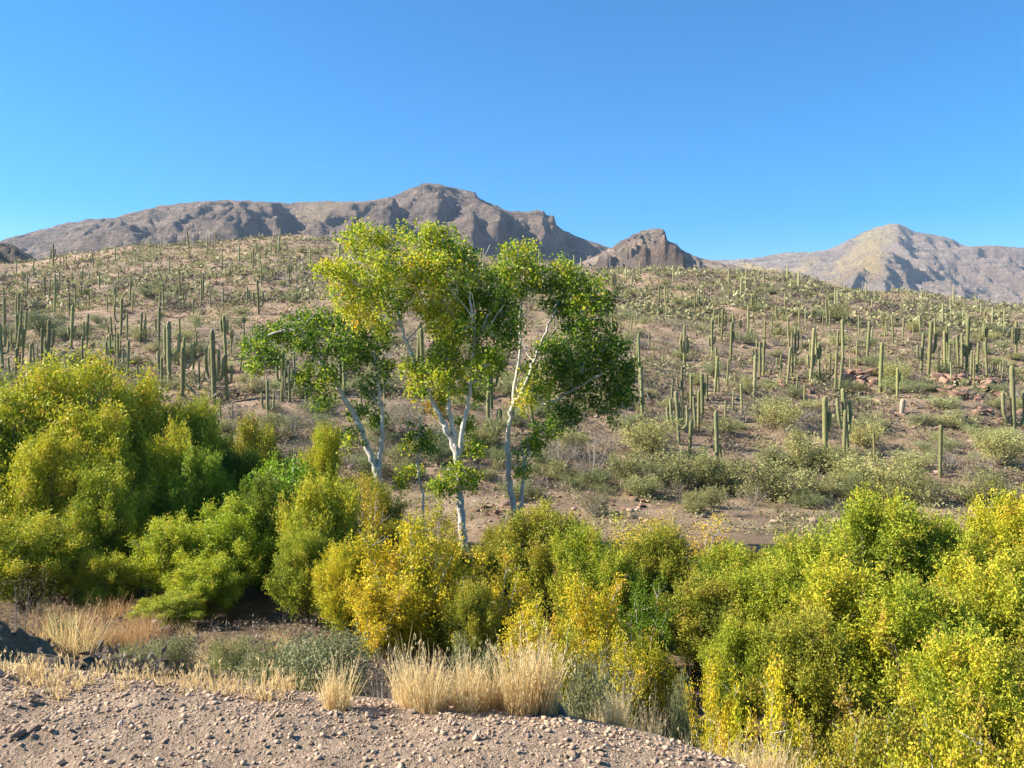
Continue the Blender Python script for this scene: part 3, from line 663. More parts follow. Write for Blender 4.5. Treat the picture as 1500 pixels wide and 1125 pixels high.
HERO = [
 ('s2',7,437,487),('a3',4,473,540),('s1',30,453,502),('s1',36,455,500),('s3',14,523,558),('r1',23,510,550),('s1',43,503,553),('s1',50,500,536),('s3',55,507,537),('s1',61,480,537),('r1',70,468,534),('s1',76,510,537),
 ('low2',104,446,513,'slim saguaro with two short low arms beside the dark brush patch'),('s1',114,513,525),('s1',156,500,537),('s2',162,527,565),('r1',142,535,553),
 ('lo',177,436,495,'saguaro with long left arm above the bare pale flat'),('s1',186,458,500),('r1',205,457,502),('s1',213,461,498),('s1',220,478,497),('l1',187,498,552,'saguaro with one wide swooping arm above the golden willow'),('s1',202,533,558),
 ('s1',240,477,507),('big',248,470,562,'large saguaro with upswept arms on both sides above the thicket'),('s1',237,523,570),('s1',267,508,582),('s1',287,485,524),('can',292,530,570,'forked saguaro beside the fallen saguaro arm'),
 ('can5',314,483,592,'tallest many-armed saguaro rising behind the round willow'),('hi',331,462,530),('r1',333,520,590),('hi',358,463,490),('s1',370,477,490),
 ('can',392,556,614,'perfect three-pronged candelabra saguaro above the olive willow'),('s2',323,580,614),('s2',340,592,614),('a3',413,512,588),('a5',424,535,590,'dense many-armed saguaro cluster beside the leaning cottonwood crown'),('s1',432,515,560),('s1',448,573,604),('s3',452,577,604),
 ('s1',80,418,458),('s1',110,422,450),('s1',146,398,425),('s1',88,398,422),('s2',66,405,437),('a3',121,395,415),('s1',130,433,455),('s1',157,435,458),('s1',190,408,447),('r1',194,427,456),
 ('can',240,419,458,'wide-armed candelabra saguaro in the middle of the brushy slope'),('s1',280,421,437),('r1',270,427,453),('s1',264,440,458),('s1',283,437,463),('s1',295,410,443),('s1',297,403,440),('s1',308,425,450),('s1',327,422,447),('r1',362,420,447),('can',379,410,462,'slender candelabra saguaro beside round shrubs high on the slope'),('can',435,420,444),('s1',453,420,438),('s1',398,438,454),
 ('s1',278,338,372),('s1',316,340,362),('s1',397,355,374),('s1',375,355,372),('a3',78,357,392),('s1',73,372,392),('s1',88,373,390),('s1',93,374,391),('s1',111,373,384),('s1',137,371,393),('s1',160,374,388),
 ('s1',498,495,575),('s1',505,500,580),('s1',610,470,575),('s1',620,480,578),('s1',564,520,585),('s1',704,520,585),('r1',720,515,600),
 ('u',730,545,640,'dark lyre-shaped saguaro with two tall curved arms between white trunks'),('s1',782,565,630),('s1',802,560,640),('s1',530,560,600),
 ('s1',941,536,613),('s1',917,491,521),('s1',952,486,511),('s1',958,501,526),('s1',964,415,450),('s1',983,556,596),('l1',999,538,587),('s1',1012,548,604),('rtwin',1029,546,612,'stout saguaro with closely hugging arm above the scrub'),('s1',1036,547,590),('s1',1023,572,632),('s1',1019,580,628),
 ('a5',995,572,652,'dense cluster saguaro of many upright arms on a thick pale base'),('s2',1009,616,678),('s1',1051,601,688,'tallest lone smooth column saguaro at the foot of the slope'),('s3',1059,650,690),('s1',1033,650,672),
 ('s1',1047,521,578),('s1',1065,525,565),('s1',1073,569,602),('s1',1087,562,608),('s1',1062,586,618),('s2',1105,520,582),('s1',1113,500,552),('s1',1118,497,552),('low2',1043,468,522),('a3',1057,452,500),('s1',1074,458,487),('s1',1096,447,490),('s1',1138,448,476),('s1',1142,445,466),
 ('s1',1155,465,509),('s1',1153,508,566),('s1',1161,506,558),('low2',1187,480,562),('s1',1195,486,527),('s1',1166,549,585),('s1',1178,562,593),('a3',1193,450,475),('s1',1205,460,482),('s1',1212,440,482),('s1',1226,484,527),('s1',1235,467,531),('s1',1229,521,578),('s1',1246,521,546),('s1',1269,470,536),('s1',1276,478,508),
 ('s2',1289,501,574),('rtwin',1314,538,585),('stub',1321,584,606,'pale dead saguaro stump on the bare reddish slope'),('rtwin',1209,581,684,'tall saguaro with stubby side arm above the round grey shrub'),('s1',1236,600,674),('a3',1242,568,666,'blackened many-stemmed saguaro above the lowest scrub'),('s1',1281,633,676),('s1',1341,668,695),('s1',1377,622,700,'lone smooth column saguaro below the red rock ledge'),
 ('can',1486,535,648,'sturdy two-armed saguaro beyond the red rock ledge'),
 ('l1',1349,487,548),('r1',1360,469,549),('s1',1376,508,549),('s1',1384,484,540),('s1',1394,530,564),('s1',1390,505,548),('low2',1415,464,545),('s1',1404,490,540),('s1',1409,488,542),('s1',1422,513,551),('s1',1431,502,553),('s1',1446,500,556),('a5',1454,530,556),('a5',1468,526,557),('a3',1488,470,525),('s1',1398,495,520),('s1',1308,460,500),('r1',1338,475,497),('s1',1348,462,490),('can',1445,484,503),('can',1455,488,503),('a3',1473,476,494),('s1',1300,470,492),('s1',1322,465,498),
 ('s1',1120,470,505),('s1',1130,465,490),('s1',1170,455,480),('s1',1180,452,478),('s1',1215,455,480),('s1',1258,465,490),('s1',1295,478,500),('s1',1440,470,500),('s1',1370,466,498),
 ('s1',1119,395,420),('s1',1018,430,458),('s1',1030,425,452),('s1',987,425,445),('s1',1000,420,442),('s1',948,420,440),('s1',930,455,480),('s1',975,450,475),
]
for h in HERO:
    saguaro(h[0], h[1], h[2], h[3], h[4] if len(h) > 4 else None, rot=None if NARMS[h[0]] == 0 else rng.uniform(-.2, .2), wide=1.2)
# the rest of the stand, thinning towards the crest
kinds = ['s1','s2','s3','s1','s2','s3','r1','l1','can','low2','a3','hi','a5','lo','rtwin','can5']
cr_u = CU; cr_v = CV[:, -1]
far_pts = []
tries = 0
while len(placed) < 298 and tries < 6000:
    tries += 1
    u = rng.uniform(0, 1500); vc = np.interp(u, cr_u, cr_v)
    v = vc + (rng.uniform(0, 1)**.8)*(575-vc)
    if 480 < u < 920 and v > 520: continue
    if min((abs(u-a)*1.4+abs(v-b)) for a, b, c in placed) < 11: continue
    x, Y, z = hit(u, v, 46); hpx = rng.uniform(1.6, 5.6)*F/Y
    if fbm(np.array([x/26]), np.array([Y/26]), 333, 2)[0] < rng.uniform(-.45, .25): continue
    saguaro(kinds[int(rng.integers(len(kinds)))], u, v-hpx, v, flip=bool(rng.integers(2)))
# tiny saguaros on the crest and the mountain's skirts: too many and too small to count
me0 = SP['s1'][0]; 
lowV, lowQ = tube([(0,0,-.3),(0,0,2),(0,0,4.8),(0,0,5)], [.2,.21,.17,.02], 6)
parts = []
for i in range(110):
    u = rng.uniform(-60, 1560); vc = np.interp(u, cr_u, cr_v); v = vc + rng.uniform(0, 50)
    x, Y, z = hit(u, v, 46); s = rng.uniform(.45, 1.0)
    parts.append((lowV*s*np.array([1.1,1.1,1]) + np.array([x, Y, z]), lowQ))
V, Q = join(parts)
o = obj('distant_saguaros', mesh_np('distant_saguaros', V, 4, Q, SAG, smooth=True)); o['kind'] = 'stuff'
tag(o, 'scattering of tiny distant saguaros along the hill crest', 'cactus')
# broken arm lying against a trunk
x, Y, z = hit(280, 578, 46)
fa = obj('fallen_saguaro_arm', ribbed([(0,0,0),(.6,0,-.12),(1.3,0,-.2),(1.9,0,-.18)], .13, ribs=9), None, (x-.75, Y-.3, z+1.35)); fa.rotation_euler = (0, R(38), 0)
tag(fa, 'broken saguaro arm slumped aslant against a column saguaro', 'cactus')

# ------------------------------------------------------------------ desert shrubs on the slope
def shrub_proto(kind, seed):
    r = random.Random(seed); lobes = []; parts = []
    for i in range(9):
        a = i/9*6.283 + r.uniform(-.3,.3); rad = 1.15*math.sqrt(r.uniform(.03, 1)); top = (1.75-.75*(rad/1.15)**2)*r.uniform(.8, 1.05)
        e = (math.cos(a)*rad, math.sin(a)*rad, top)
        q = smooth_path([(0,0,-.15),(e[0]*.45, e[1]*.45, top*.4), e], 4)
        parts.append(tube(q, np.linspace(.04,.008,len(q)), 4))
        for f in (.55, .8, 1.0):
            p_ = q[int(f*(len(q)-1))]; s = .42*r.uniform(.75, 1.2)
            lobes.append((p_+np.array([r.gauss(0,.14), r.gauss(0,.14), 0]), (s, s, s*.8), .5+r.uniform(-.25,.25)))
    if kind == 'palo': V, T = lobes_leaves(lobes, 100, .11, .038, seed, twig_len=.4, per_twig=10, up=.5, fill=.3, spread=.05); lm = LEAF_PV
    elif kind == 'dense': V, T = lobes_leaves(lobes, 120, .08, .035, seed, twig_len=.3, per_twig=10, up=.4, fill=.4, spread=.05); lm = LEAF_PV
    elif kind == 'bank': V, T = lobes_leaves(lobes, 300, .075, .034, seed, twig_len=.3, per_twig=10, up=.4, fill=.4, spread=.06); lm = LEAF_PV
    else: V, T = lobes_leaves(lobes, 50, .13, .012, seed, twig_len=.4, per_twig=10, up=.6, fill=.2, spread=.06); lm = LEAF_DRY
    return tubes_mesh(kind+'_branches', parts, BARK_BROWN if kind != 'dry' else TWIG_GREY), leaf_mesh(kind+'_foliage', V, T, lm)
SH = {k: [shrub_proto(k, 400+i*9+j*50) for i in range(3)] for j, k in enumerate(('palo', 'dense', 'dry'))}
SH['bank'] = [shrub_proto('bank', 590)]*3
SH_N = 0
def shrub(kind, x, Y, z, wm, hm, col, label, group=None, name=None):
    global SH_N; SH_N += 1
    b, c = SH[kind][SH_N % 3]
    t = thing(name or {'palo': 'palo_verde_shrub', 'dense': 'creosote_shrub', 'dry': 'dry_shrub'}[kind], label, 'shrub', group, (x, Y, z-.03))
    t.scale = (wm/2.9, wm/2.9, hm/2.0); t.rotation_euler = (0, 0, rng.uniform(0, 6.28))
    obj('branches', b, t); o = obj('crown', c, t); o.color = (*col, 1)
PALE, OLIVE, DKG = (1.0,.96,.75), (.76,.76,.62), (.42,.52,.48)
HSH = [ # u, v base, width px, height px, kind, colour, label
 (1140,625,75,42,'palo',PALE,'round pale palo verde on open slope below paired saguaros'),(1170,690,85,55,'palo',PALE,'wide pale shrub at the foot of the tall stubby-armed saguaro'),(950,668,90,55,'palo',PALE,'broad pale shrub beside the dark cottonwood crown'),
 (1000,712,80,58,'palo',OLIVE,'ragged shrub under the many-armed cluster saguaro'),(1045,715,60,45,'dense',OLIVE,'grey-green shrub at the foot of the tallest lone column'),(1130,735,110,62,'palo',OLIVE,'largest spreading shrub on the pale flat'),(1280,722,120,60,'palo',PALE,'wide dome of pale brush behind the tallest tamarisk'),
 (1345,742,90,50,'palo',OLIVE,'grey brush clump beside the wide pale dome'),(1465,682,70,48,'palo',PALE,'yellowish shrub below the sturdy two-armed saguaro'),(1265,655,55,42,'palo',PALE,'upright shrub beside the blackened saguaro'),(1450,738,90,45,'palo',OLIVE,'flat olive brush bordering the pale flat'),
 (1220,690,60,36,'dense',OLIVE,'green bush hiding the blackened saguaro foot'),(920,705,60,50,'palo',OLIVE,'loose brush at the shaded bank edge'),(62,492,62,38,'dense',DKG,'large dark green round shrub beside paired saguaros'),(868,700,60,60,'dry',(1,1,1),'grey bare brush under the dark cottonwood crown'),
 (600,640,60,62,'dry',(1.1,1.05,1.05),'pale grey bare brush beside the slim sapling'),(645,680,60,60,'dense',DKG,'dark shaded bush behind the straight white trunk'),(715,660,55,45,'palo',OLIVE,'olive bush below the lyre-shaped saguaro'),(430,640,70,48,'dry',(.95,.92,.85),'grey-brown brush under the leaning cottonwood'),(395,650,60,40,'palo',OLIVE,'olive bush under the candelabra saguaro'),
 (820,690,50,50,'dry',(1,1,1),'bare grey brush by the twin white stems'),(1310,560,50,32,'palo',PALE,'yellowish bush on top of the red ledge'),(1225,470,40,24,'palo',OLIVE,None),
]
for (u, vb, wp, hp, kind, col, lab) in HSH:
    x, Y, z = hit(u, vb, 40)
    shrub(kind, x, Y, z, 1.25*wp*Y/F, 1.2*hp*Y/F, col, lab or 'pale shrub among slender saguaros', None)
shp = [(h[0], h[1], h[2]) for h in HSH]
tries = 0
SHW = {'palo': 'pale yellow-green desert shrub', 'dense': 'dense dark green desert shrub', 'dry': 'bare grey-brown desert shrub'}
while len(shp) < 545 and tries < 14000:
    tries += 1
    u = rng.uniform(-30, 1530); vc = np.interp(u, cr_u, cr_v); v = vc + 2 + (rng.uniform(0, 1)**1.0)*(690-vc)
    x, Y, z = hit(u, v, 44); wm = rng.uniform(1.5, 4.0); wp = wm*F/Y
    if min(math.hypot(u-a, (v-b)*2.2) - .5*(wp+c)*.45 for a, b, c in shp) < 0: continue
    k = ['palo','palo','dense','dry'][int(rng.integers(4))]
    cl = rng.uniform(.82, 1.15)
    col = (cl*rng.uniform(.92,1.06), cl, cl*rng.uniform(.85,1.05)) if k != 'dense' else (cl*.66, cl*.74, cl*.74)
    lab = SHW[k] + ' ' + zone_words(u, v)
    shrub(k, x, Y, z, wm, wm*rng.uniform(.42, .62), col, lab, lab)
    shp.append((u, v, wp))
for i in range(66):
    u = rng.uniform(520, 1320); v = rng.uniform(690, 765) - (25 if u < 850 else 0); x, Y, z = hit(u, v, 38)
    k = ['palo','palo','dense','dry'][i % 4]; wm = rng.uniform(1.2, 3.4); cl = rng.uniform(.85, 1.1)
    lab = {'palo': 'pale olive brush along the far foot of the wash', 'dense': 'dark green brush along the far foot of the wash', 'dry': 'bare grey brush along the far foot of the wash'}[k]
    shrub(k, x, Y, z, wm, wm*rng.uniform(.45, .75), (cl*.84, cl*.82, cl*.68) if k != 'dense' else (cl*.62, cl*.7, cl*.6), lab, lab)
# bursage and dry brush: ground cover nobody could count
def cover(n, vspan, size, leaves, seed, mat, name, label, umin=-80, umax=1580, tb=.5, Ymin=44, Ymax=300, lf=1.0):
    r = np.random.default_rng(seed)
    Y = np.exp(r.uniform(math.log(Ymin), math.log(Ymax), n)); a = r.uniform(umin, umax, n); x = (a-750)/F*Y
    dn = fbm(x/9, Y/9, seed, 3); keep = r.uniform(-.45, .75, n) < dn + .25
    x, Y = x[keep], Y[keep]; n = len(x); z = terrain(x, Y)
    s = size*r.uniform(.55, 1.5, n)*(1 + .15*r.normal(size=n))
    d = rand_dirs(n*leaves, r).reshape(n, leaves, 3); d[..., 2] = np.abs(d[..., 2])*.8
    C = np.stack([x, Y, z+.02], -1)[:, None, :] + d*(s[:, None]*r.uniform(.55, 1.05, (n, leaves)))[..., None]
    big = np.repeat(np.clip(s, .2, 2)[:, None], leaves, 1).ravel()
    V = leaf_geo(C.reshape(-1, 3), (d+.5*r.normal(size=d.shape)).reshape(-1, 3), .62*lf*big, .26*lf*big, r)
    T = np.clip(tb + .25*r.normal(size=(n, 1)) + .12*r.normal(size=(n, leaves)), 0, 1).ravel()
    o = obj(name, leaf_mesh(name, V, T, mat)); o['kind'] = 'stuff'; tag(o, label, 'brush'); o.color = (.86, .83, .86, 1); return o
cover(16000, None, .9, 7, 61, LEAF_DRY, 'bursage_brush', 'low grey-brown bursage scattered over the upper hillside', tb=.08, Ymin=135, lf=1.0)
cover(12000, None, 1.25, 9, 62, LEAF_PV, 'green_brush', 'low olive green brush scattered over the upper hillside', tb=.4, Ymin=135, lf=1.0)
cover(6500, None, .65, 15, 66, LEAF_DRY, 'bursage_brush', 'low grey-brown bursage scattered over the middle hillside', tb=.08, Ymin=76, Ymax=140, lf=.7)
cover(5000, None, .92, 20, 67, LEAF_PV, 'green_brush', 'low olive green brush scattered over the middle hillside', tb=.4, Ymin=76, Ymax=140, lf=.55)
cover(5500, None, .48, 22, 63, LEAF_DRY, 'bursage_brush', 'low grey-brown bursage scattered over the lower hillside', tb=.1, Ymin=50, Ymax=80, lf=.6)
cover(3600, None, .60, 30, 64, LEAF_PV, 'green_brush', 'low olive green brush scattered over the lower hillside', tb=.38, Ymin=40, Ymax=80, lf=.42)
cover(2600, None, .36, 26, 65, LEAF_DRY, 'dry_brush', 'low dry brown brush and litter on the wash floor', tb=.15, Ymin=9, Ymax=40, lf=.4, umin=-60, umax=1000)

# ------------------------------------------------------------------ rocks
ROCK = plain_mat('red_rock', [(.3, (.17,.105,.08)), (.5, (.32,.20,.145)), (.72, (.46,.31,.23))], 2.5, .92, 9, .8, .05, objcol=True)
DARKROCK = plain_mat('dark_rock', [(.3, (.09,.065,.05)), (.7, (.24,.175,.135))], 3.5, .92, 12, .8, .03, objcol=True)
def ico(sub):
    import bmesh
    bm = bmesh.new(); bmesh.ops.create_icosphere(bm, subdivisions=sub, radius=1.0)
    V = np.array([v.co[:] for v in bm.verts]); Fc = np.array([[v.index for v in f.verts] for f in bm.faces]); bm.free(); return V, Fc
I1, I1F = ico(1); I2, I2F = ico(2)
def rock_shape(seed, sub=2):
    r = np.random.default_rng(seed); V = (I2 if sub == 2 else I1).copy()
    for k in range(13):          # cut flat facets
        d = rand_dirs(1, r)[0]; h = r.uniform(.22, .72); s = V@d
        V -= np.where(s > h, s-h, 0)[:, None]*d[None]
    V *= r.uniform(.6, 1.4, 3)[None]; V[:, 2] *= .72
    return V + r.normal(size=V.shape)*.025
ROCKS = [mesh_np('boulder', rock_shape(500+i), 3, I2F, ROCK) for i in range(8)]
DROCKS = [mesh_np('dark_boulder', rock_shape(540+i), 3, I2F, DARKROCK) for i in range(5)]
def boulder(u, v, wp, label, group, dark=False, ymin=40, tall=1.0):
    x, Y, z = hit(u, v, ymin); s = wp*Y/F/2
    o = obj('boulder', (DROCKS if dark else ROCKS)[int(rng.integers(5 if dark else 8))], None, (x, Y, z+s*.25))
    o.scale = (s, s*rng.uniform(.8, 1.2), s*tall*rng.uniform(.8, 1.15)); o.rotation_euler = (rng.uniform(-.3,.3), rng.uniform(-.3,.3), rng.uniform(0, 6.28))
    g = rng.uniform(.6, 1.0); o.color = (g, g*.92, g*.86, 1)
    tag(o, label, 'rock', group)
for (u0, u1, v0, v1, n, sz, lab) in [(1225,1288,545,566,16,20,'reddish boulder in the small outcrop below slender saguaros'),(1365,1460,556,590,30,24,'reddish boulder in the long broken ledge below dense saguaros'),(1130,1190,548,580,9,14,'orange boulder between paired saguaros on the slope'),
       (1430,1500,590,640,14,20,'reddish boulder under the sturdy two-armed saguaro'),(1060,1110,680,705,10,11,'small boulder on the slope foot beside the tallest lone column'),(700,760,735,760,14,14,'pinkish boulder on the bank behind the twin white stems'),(860,960,720,750,14,12,'pinkish boulder on the pale stony bank'),(80,140,505,530,10,14,'brown boulder in the dark brush patch'),(1180,1280,735,752,8,14,'boulder at the edge of the pale flat'),
       (560,700,540,700,6,14,'boulder on the slope seen between cottonwood trunks'),(1260,1420,600,690,26,11,'small boulder on bare reddish slope below the ledge')]:
    for i in range(int(n*1.5)): boulder(rng.uniform(u0, u1), rng.uniform(v0, v1), sz*rng.uniform(.45, 1.45), lab, lab)
# loose hillside stones
def scatter_stones(name, xs, ys_, zs, ss, mat, parent=None, seed=5):
    r = np.random.default_rng(seed); n = len(xs)
    base = np.stack([rock_shape(900+i, 1)*np.array([1,1,.95]) for i in range(12)])
    k = r.integers(0, 12, n); a = r.uniform(0, 6.28, n)
    V = base[k]; c, s = np.cos(a)[:, None], np.sin(a)[:, None]
    V = np.stack([V[..., 0]*c - V[..., 1]*s, V[..., 0]*s + V[..., 1]*c, V[..., 2]], -1)*ss[:, None, None]
    V = V + np.stack([xs, ys_, zs], -1)[:, None, :]
    Fi = (I1F[None] + (np.arange(n)*len(I1))[:, None, None]).reshape(-1)
    tn = np.repeat(np.clip(r.normal(.5, .22, n), 0, 1), len(I1F))
    return obj(name, mesh_np(name, V.reshape(-1, 3), 3, Fi, mat, {'tint': ('FACE', tn)}), parent)
def stone_mat(name, stops):
    m, n, N, L = new_mat(name); p = pos(N)
    c = ramp(N, L, attr(N, 'tint'), stops)
    c = mix(N, L, 1.0, c, ramp(N, L, noise(N, L, 60, 4, .7, p), [(.3, (.75,.74,.73)), (.7, (1.15,1.14,1.12))]), 'MULTIPLY')
    principled(N, L, c, .92); return m
GRAVEL = stone_mat('gravel_stones', [(0, (.20,.14,.10)), (.3, (.35,.245,.165)), (.55, (.46,.325,.22)), (.8, (.53,.37,.25)), (1, (.60,.45,.33))])
HSTONE = stone_mat('hillside_stones', [(0, (.15,.10,.08)), (.5, (.33,.225,.165)), (1, (.48,.35,.26))])
n = 7000
Y_ = np.exp(rng.uniform(math.log(40), math.log(190), n)); x_ = (rng.uniform(-60, 1560, n)-750)/F*Y_
kp = fbm(x_/6, Y_/6, 77, 3) > rng.uniform(-.4, .35, n); x_, Y_ = x_[kp], Y_[kp]
s_ = np.clip(.10*np.exp(.55*rng.normal(size=len(x_))), .05, .4)*(.8 + Y_/140)
o = scatter_stones('hillside_stones', x_, Y_, terrain(x_, Y_)+s_*.2, s_, HSTONE, None, 71); o['kind'] = 'stuff'; tag(o, 'loose reddish stones strewn over the hillside soil', 'stones')

# ------------------------------------------------------------------ gravel shoulder
n = 30000
x_ = rng.uniform(-4.2, 2.6, n); e_ = edge_y(x_); d_ = -np.abs(rng.normal(0, 1, n))*1.1 + .25
Y_ = e_ + d_; ok = (Y_ > 2.2) & (Y_ < 5.2) & (np.abs(x_) < .75*Y_+.4); x_, Y_ = x_[ok], Y_[ok]
s_ = np.clip(.0070*np.exp(.62*rng.normal(size=len(x_))), .003, .022)
o = scatter_stones('gravel', x_, Y_, terrain(x_, Y_)+s_*rng.uniform(-.3,.4,len(x_)), s_, GRAVEL, ground, 81); o['kind'] = 'stuff'
STONES = []
for i in range(10):
    V = rock_shape(600+i, 2); STONES.append(mesh_np('stone', V, 3, I2F, GRAVEL, {'tint': ('FACE', np.full(len(I2F), i/9.0))}))
k = 0
while k < 290:
    x = rng.uniform(-3.4, 1.6); Y = edge_y(x) + rng.uniform(-1.5, .12)
    if Y < 2.6 or abs(x) > .70*Y+.1: continue
    s = float(np.clip(.0175*math.exp(.42*rng.normal()), .010, .042))
    o = obj('stone', STONES[int(rng.integers(10))], ground, (x, Y, tz(x, Y)+s*rng.uniform(-.1,.3))); o.scale = (s*rng.uniform(.8,1.3), s, s*rng.uniform(.6, 1.0))
    o.rotation_euler = (rng.uniform(-.5,.5), rng.uniform(-.5,.5), rng.uniform(0, 6.28)); k += 1
# rocks of the shaded mound
for i in range(120):
    x = rng.uniform(-6.2, -3.7); Y = rng.uniform(5.4, 7.6); s = rng.uniform(.025, .085)
    o = obj('rock', DROCKS[int(rng.integers(5))], ground, (x, Y, tz(x, Y)+s*.22)); o.scale = (s, s*1.2, s*.8); o.rotation_euler = (rng.uniform(-.6,.6), rng.uniform(-.6,.6), rng.uniform(0,6.28))
    g = rng.uniform(.9, 1.5); o.color = (g, g, g, 1)

# ------------------------------------------------------------------ dry grass
def tuft_mesh(seed, n, h, spread, lean=.25, seedheads=True):
    r = np.random.default_rng(seed)
    a = r.uniform(0, 6.28, n); b0 = np.stack([np.cos(a), np.sin(a), 0*a], -1)*(spread*.45*np.sqrt(r.uniform(0, 1, n)))[:, None]
    hh = h*(.22+.78*r.uniform(0, 1, n)**1.3)*np.where(r.uniform(size=n) < .12, 1.25, 1.0); ln = r.normal(size=(n, 2))*lean
    up = np.stack([ln[:, 0]+b0[:, 0]/spread*.5, ln[:, 1]+b0[:, 1]/spread*.5, np.ones(n)], -1); up /= np.linalg.norm(up, axis=1, keepdims=True)
    w = np.stack([np.cos(a+1.3), np.sin(a+1.3), 0*a], -1)*(.0016+.0012*r.uniform(size=n))[:, None]
    bend = np.stack([r.normal(size=n)*.10, r.normal(size=n)*.10, -.04*np.ones(n)], -1)*hh[:, None]
    pts = []
    for t, ww in ((0, 1.), (.45, .9), (.8, .7), (1.0, .15)):
        c = b0 + up*(hh*t)[:, None] + bend*t*t; pts += [c-w*ww, c+w*ww]
    V = np.stack(pts, 1); q = np.array([[0,1,3,2],[2,3,5,4],[4,5,7,6]])
    Q = (q[None] + (np.arange(n)*8)[:, None, None]).reshape(-1, 4); V = V.reshape(-1, 3)
    T = np.repeat(np.clip(r.normal(.5, .25, n), 0, 1), 3)
    if seedheads:
        tip = (b0 + up*hh[:, None] + bend); sel = r.uniform(size=n) < .45; tip = tip[sel]; m_ = len(tip)
        C = (tip[:, None, :] - up[sel][:, None, :]*r.uniform(0, .14, (m_, 5, 1))*h + r.normal(size=(m_, 5, 3))*.004)
        LV = leaf_geo(C.reshape(-1, 3), (up[sel][:, None, :] + .3*r.normal(size=(m_, 5, 3))).reshape(-1, 3), .022, .0055, r)
        Q = np.concatenate([Q, np.arange(len(LV)).reshape(-1, 4)+len(V)]); V = np.concatenate([V, LV]); T = np.concatenate([T, np.full(len(LV)//4, .75)])
    return mesh_np('grass_tuft', V, 4, Q, STRAW, {'tint': ('FACE', T)})
TU = [tuft_mesh(700+i, 150, .42, .15, .13) for i in range(4)]
TS = [tuft_mesh(720+i, 22, .15, .12, .22) for i in range(4)]
TW = [tuft_mesh(740+i, 130, .6, .16, .2) for i in range(3)]
def tuft(me, u, v, s, label, group=None, ymin=3.0, Y=None, col=(1,1,1)):
    if Y is None: x, Y, z = hit(u, v, ymin)
    else: x = (u-750)/F*Y; z = tz(x, Y)
    o = obj('grass_tuft', me, None, (x, Y, z-.015)); o.scale = (s*rng.uniform(.9,1.15), s*rng.uniform(.9,1.15), s); o.rotation_euler = (0, 0, rng.uniform(0, 6.28)); o.color = (*col, 1)
    tag(o, label, 'grass', group)
for du in (-22, -12, 0, 9, 18): tuft(TU[(du+22)%4], 782+du, 1046, .98, 'stem bunch of the thickest tall straw clump by the wooden stub', 'thickest tall straw clump')
for i in range(26): tuft(TU[i%4], rng.uniform(595, 770), rng.uniform(1030, 1043), rng.uniform(.4, .95), 'straw grass tuft in the tall row along the gravel edge', 'tall straw row along the gravel edge')
for i in range(9): tuft(TU[i%4], rng.uniform(840, 960), 1050, rng.uniform(.4, .65), 'straw grass tuft just beyond the wooden stub', 'straw tufts beyond the wooden stub', Y=rng.uniform(3.9, 4.4))
for u, s in ((493, .75), (500, .6), (487, .45)): tuft(TU[1], u, 1042, s, 'lone straw tuft standing on the gravel edge before the grey-green shrub', 'lone straw tuft')
for i in range(70): tuft(TS[i%4], rng.uniform(-10, 490), 0, rng.uniform(.5, 1.15), 'short bristly dry grass tuft on the gravel edge', 'short dry grass along the gravel edge', col=(.92,.88,.84), Y=float(edge_y((rng.uniform(0,480)-750)/F*4)+rng.uniform(-.15, .35)))
for du in (-14, 0, 12, 20): tuft(TW[(du+14)%3], 1050+du, 0, rng.uniform(.85, 1.1), 'stem bunch of the tall lone straw clump under the yellow saplings', 'tall lone straw clump', Y=4.6)
for i in range(14): tuft(TU[i%4], rng.uniform(1095, 1190), 0, rng.uniform(.5, .8), 'straw tuft where the gravel shoulder tapers out', 'straw tufts where the shoulder tapers out', Y=rng.uniform(3.5, 4.0))
for i in range(6): tuft(TW[i%3], rng.uniform(1225, 1275), 0, rng.uniform(.6, .95), 'wispy long-stemmed straw tuft on the steep bank', 'wispy straw on the steep bank', Y=rng.uniform(4.3, 4.9))
# mid-distance weeds on the lower bench
WEED = [tuft_mesh(760+i, 160, .6, .6, .35) for i in range(3)]
for i in range(60):
    u = rng.uniform(50, 230); v = rng.uniform(905, 952)
    tuft(WEED[i%3], u, v, rng.uniform(.8, 1.4), 'rusty dry weed clump in the brown patch below the willows', 'brown dry weeds below the willows', ymin=14, col=(.70,.57,.52))
for i in range(34):
    u = rng.uniform(90, 460); v = rng.uniform(935, 985)
    tuft(WEED[i%3], u, v, rng.uniform(.5, .95), 'pale dry bunch grass on the bench below the shoulder', 'pale bunch grass on the bench', ymin=7.5, col=(.95,.9,.8))
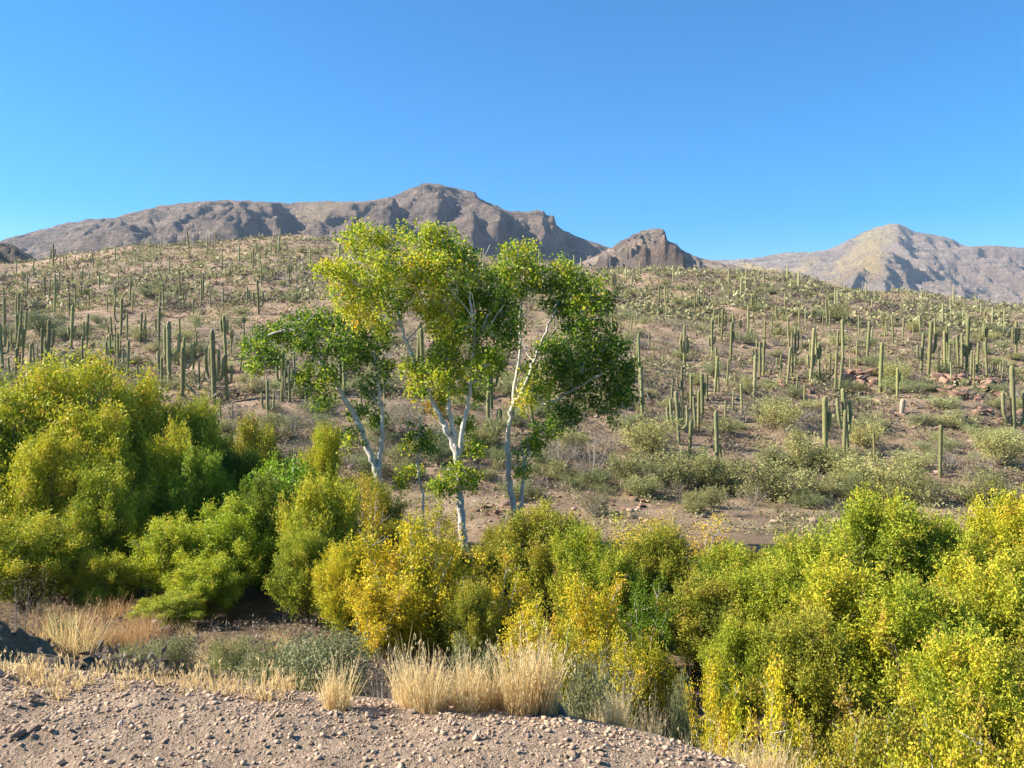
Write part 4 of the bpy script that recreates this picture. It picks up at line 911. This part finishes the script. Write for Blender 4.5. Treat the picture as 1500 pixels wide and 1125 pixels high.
# grey-green bank shrubs
for (u, vt, Y, wp, kind, col, lab) in [(470,925,9.5,190,'bank',(.66,.70,.70),'grey-green rounded shrub behind the gravel edge'),(385,945,10,120,'bank',(.68,.70,.66),'smaller grey-green shrub beside the dark stones'),(705,940,9,120,'bank',(.66,.68,.68),'grey-green bush behind the tall straw row'),(860,965,8,120,'bank',(.62,.64,.68),'bluish grey bush beyond the wooden stub'),(905,940,9.5,110,'dry',(.95,.95,1.0),'wispy grey bush beside the dark gap'),
     (560,940,8.5,110,'dry',(.62,.5,.45),'dark brown twiggy bush at the brightest sapling foot'),(615,985,8,50,'dry',(.8,.7,.6),'brown twig clump behind the straw row'),(250,930,13,90,'bank',(.7,.72,.7),'low dull green shrub on the bench'),(190,945,11,80,'bank',(.65,.7,.6),'small green shrub by the shaded mound'),(25,845,14,120,'dry',(.8,.75,.6),'olive twiggy bush behind the shaded mound'),(90,900,15,60,'bank',(.7,.75,.6),'green shrub between mound and brown weeds'),
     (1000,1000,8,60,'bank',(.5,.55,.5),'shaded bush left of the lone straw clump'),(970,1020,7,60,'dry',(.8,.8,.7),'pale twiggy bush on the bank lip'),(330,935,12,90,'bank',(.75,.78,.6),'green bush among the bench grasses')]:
    x = (u-750)/F*Y; z = tz(x, Y); H = max(.35, P(u, vt, Y).z - z)
    shrub(kind, x, Y, z, wp*Y/F, H*1.1, col, lab.replace('left of', 'beside'), None, 'bank_shrub')
for (u, v, wp) in [(285,968,26),(345,965,40),(330,960,24),(365,972,20)]:
    boulder(u, v, wp, 'dark stone on the bench among dry grasses', 'dark stones on the bench', True, 7.0, .7)
# wooden stub at the gravel edge
x, Y, z = hit(822, 1046)
st = obj('wooden_stub', tubes_mesh('stub', [tube(smooth_path([(0,0,-.06),(.0,0,.03),(-.015,0,.075),(-.018,0,.085)], 4), np.linspace(.03,.017,13)*np.r_[np.ones(12), .15], 8, .10)], BARK_BROWN), None, (x, Y, z))
st.rotation_euler = (0, R(-28), 0); tag(st, 'dark leaning wooden stub beside the thickest straw clump', 'stub')

# ------------------------------------------------------------------ haze
import bmesh
bm = bmesh.new(); bmesh.ops.create_cube(bm, size=1.0)
me = bpy.data.meshes.new('haze'); bm.to_mesh(me); bm.free()
hz = obj('haze', me); zlo, zhi = -420.0, 1150.0
hz.scale = (30000, 16400, zhi-zlo); hz.location = (0, 8000, (zlo+zhi)/2); hz['kind'] = 'stuff'
m, n, N, L = new_mat('haze_air')
pv = N.new('ShaderNodeVolumePrincipled'); pv.inputs['Color'].default_value = (.62,.78,1.0,1); pv.inputs['Density'].default_value = 6e-5; pv.inputs['Anisotropy'].default_value = .1
o = N.new('ShaderNodeOutputMaterial'); L.new(pv.outputs[0], o.inputs['Volume']); me.materials.append(m)
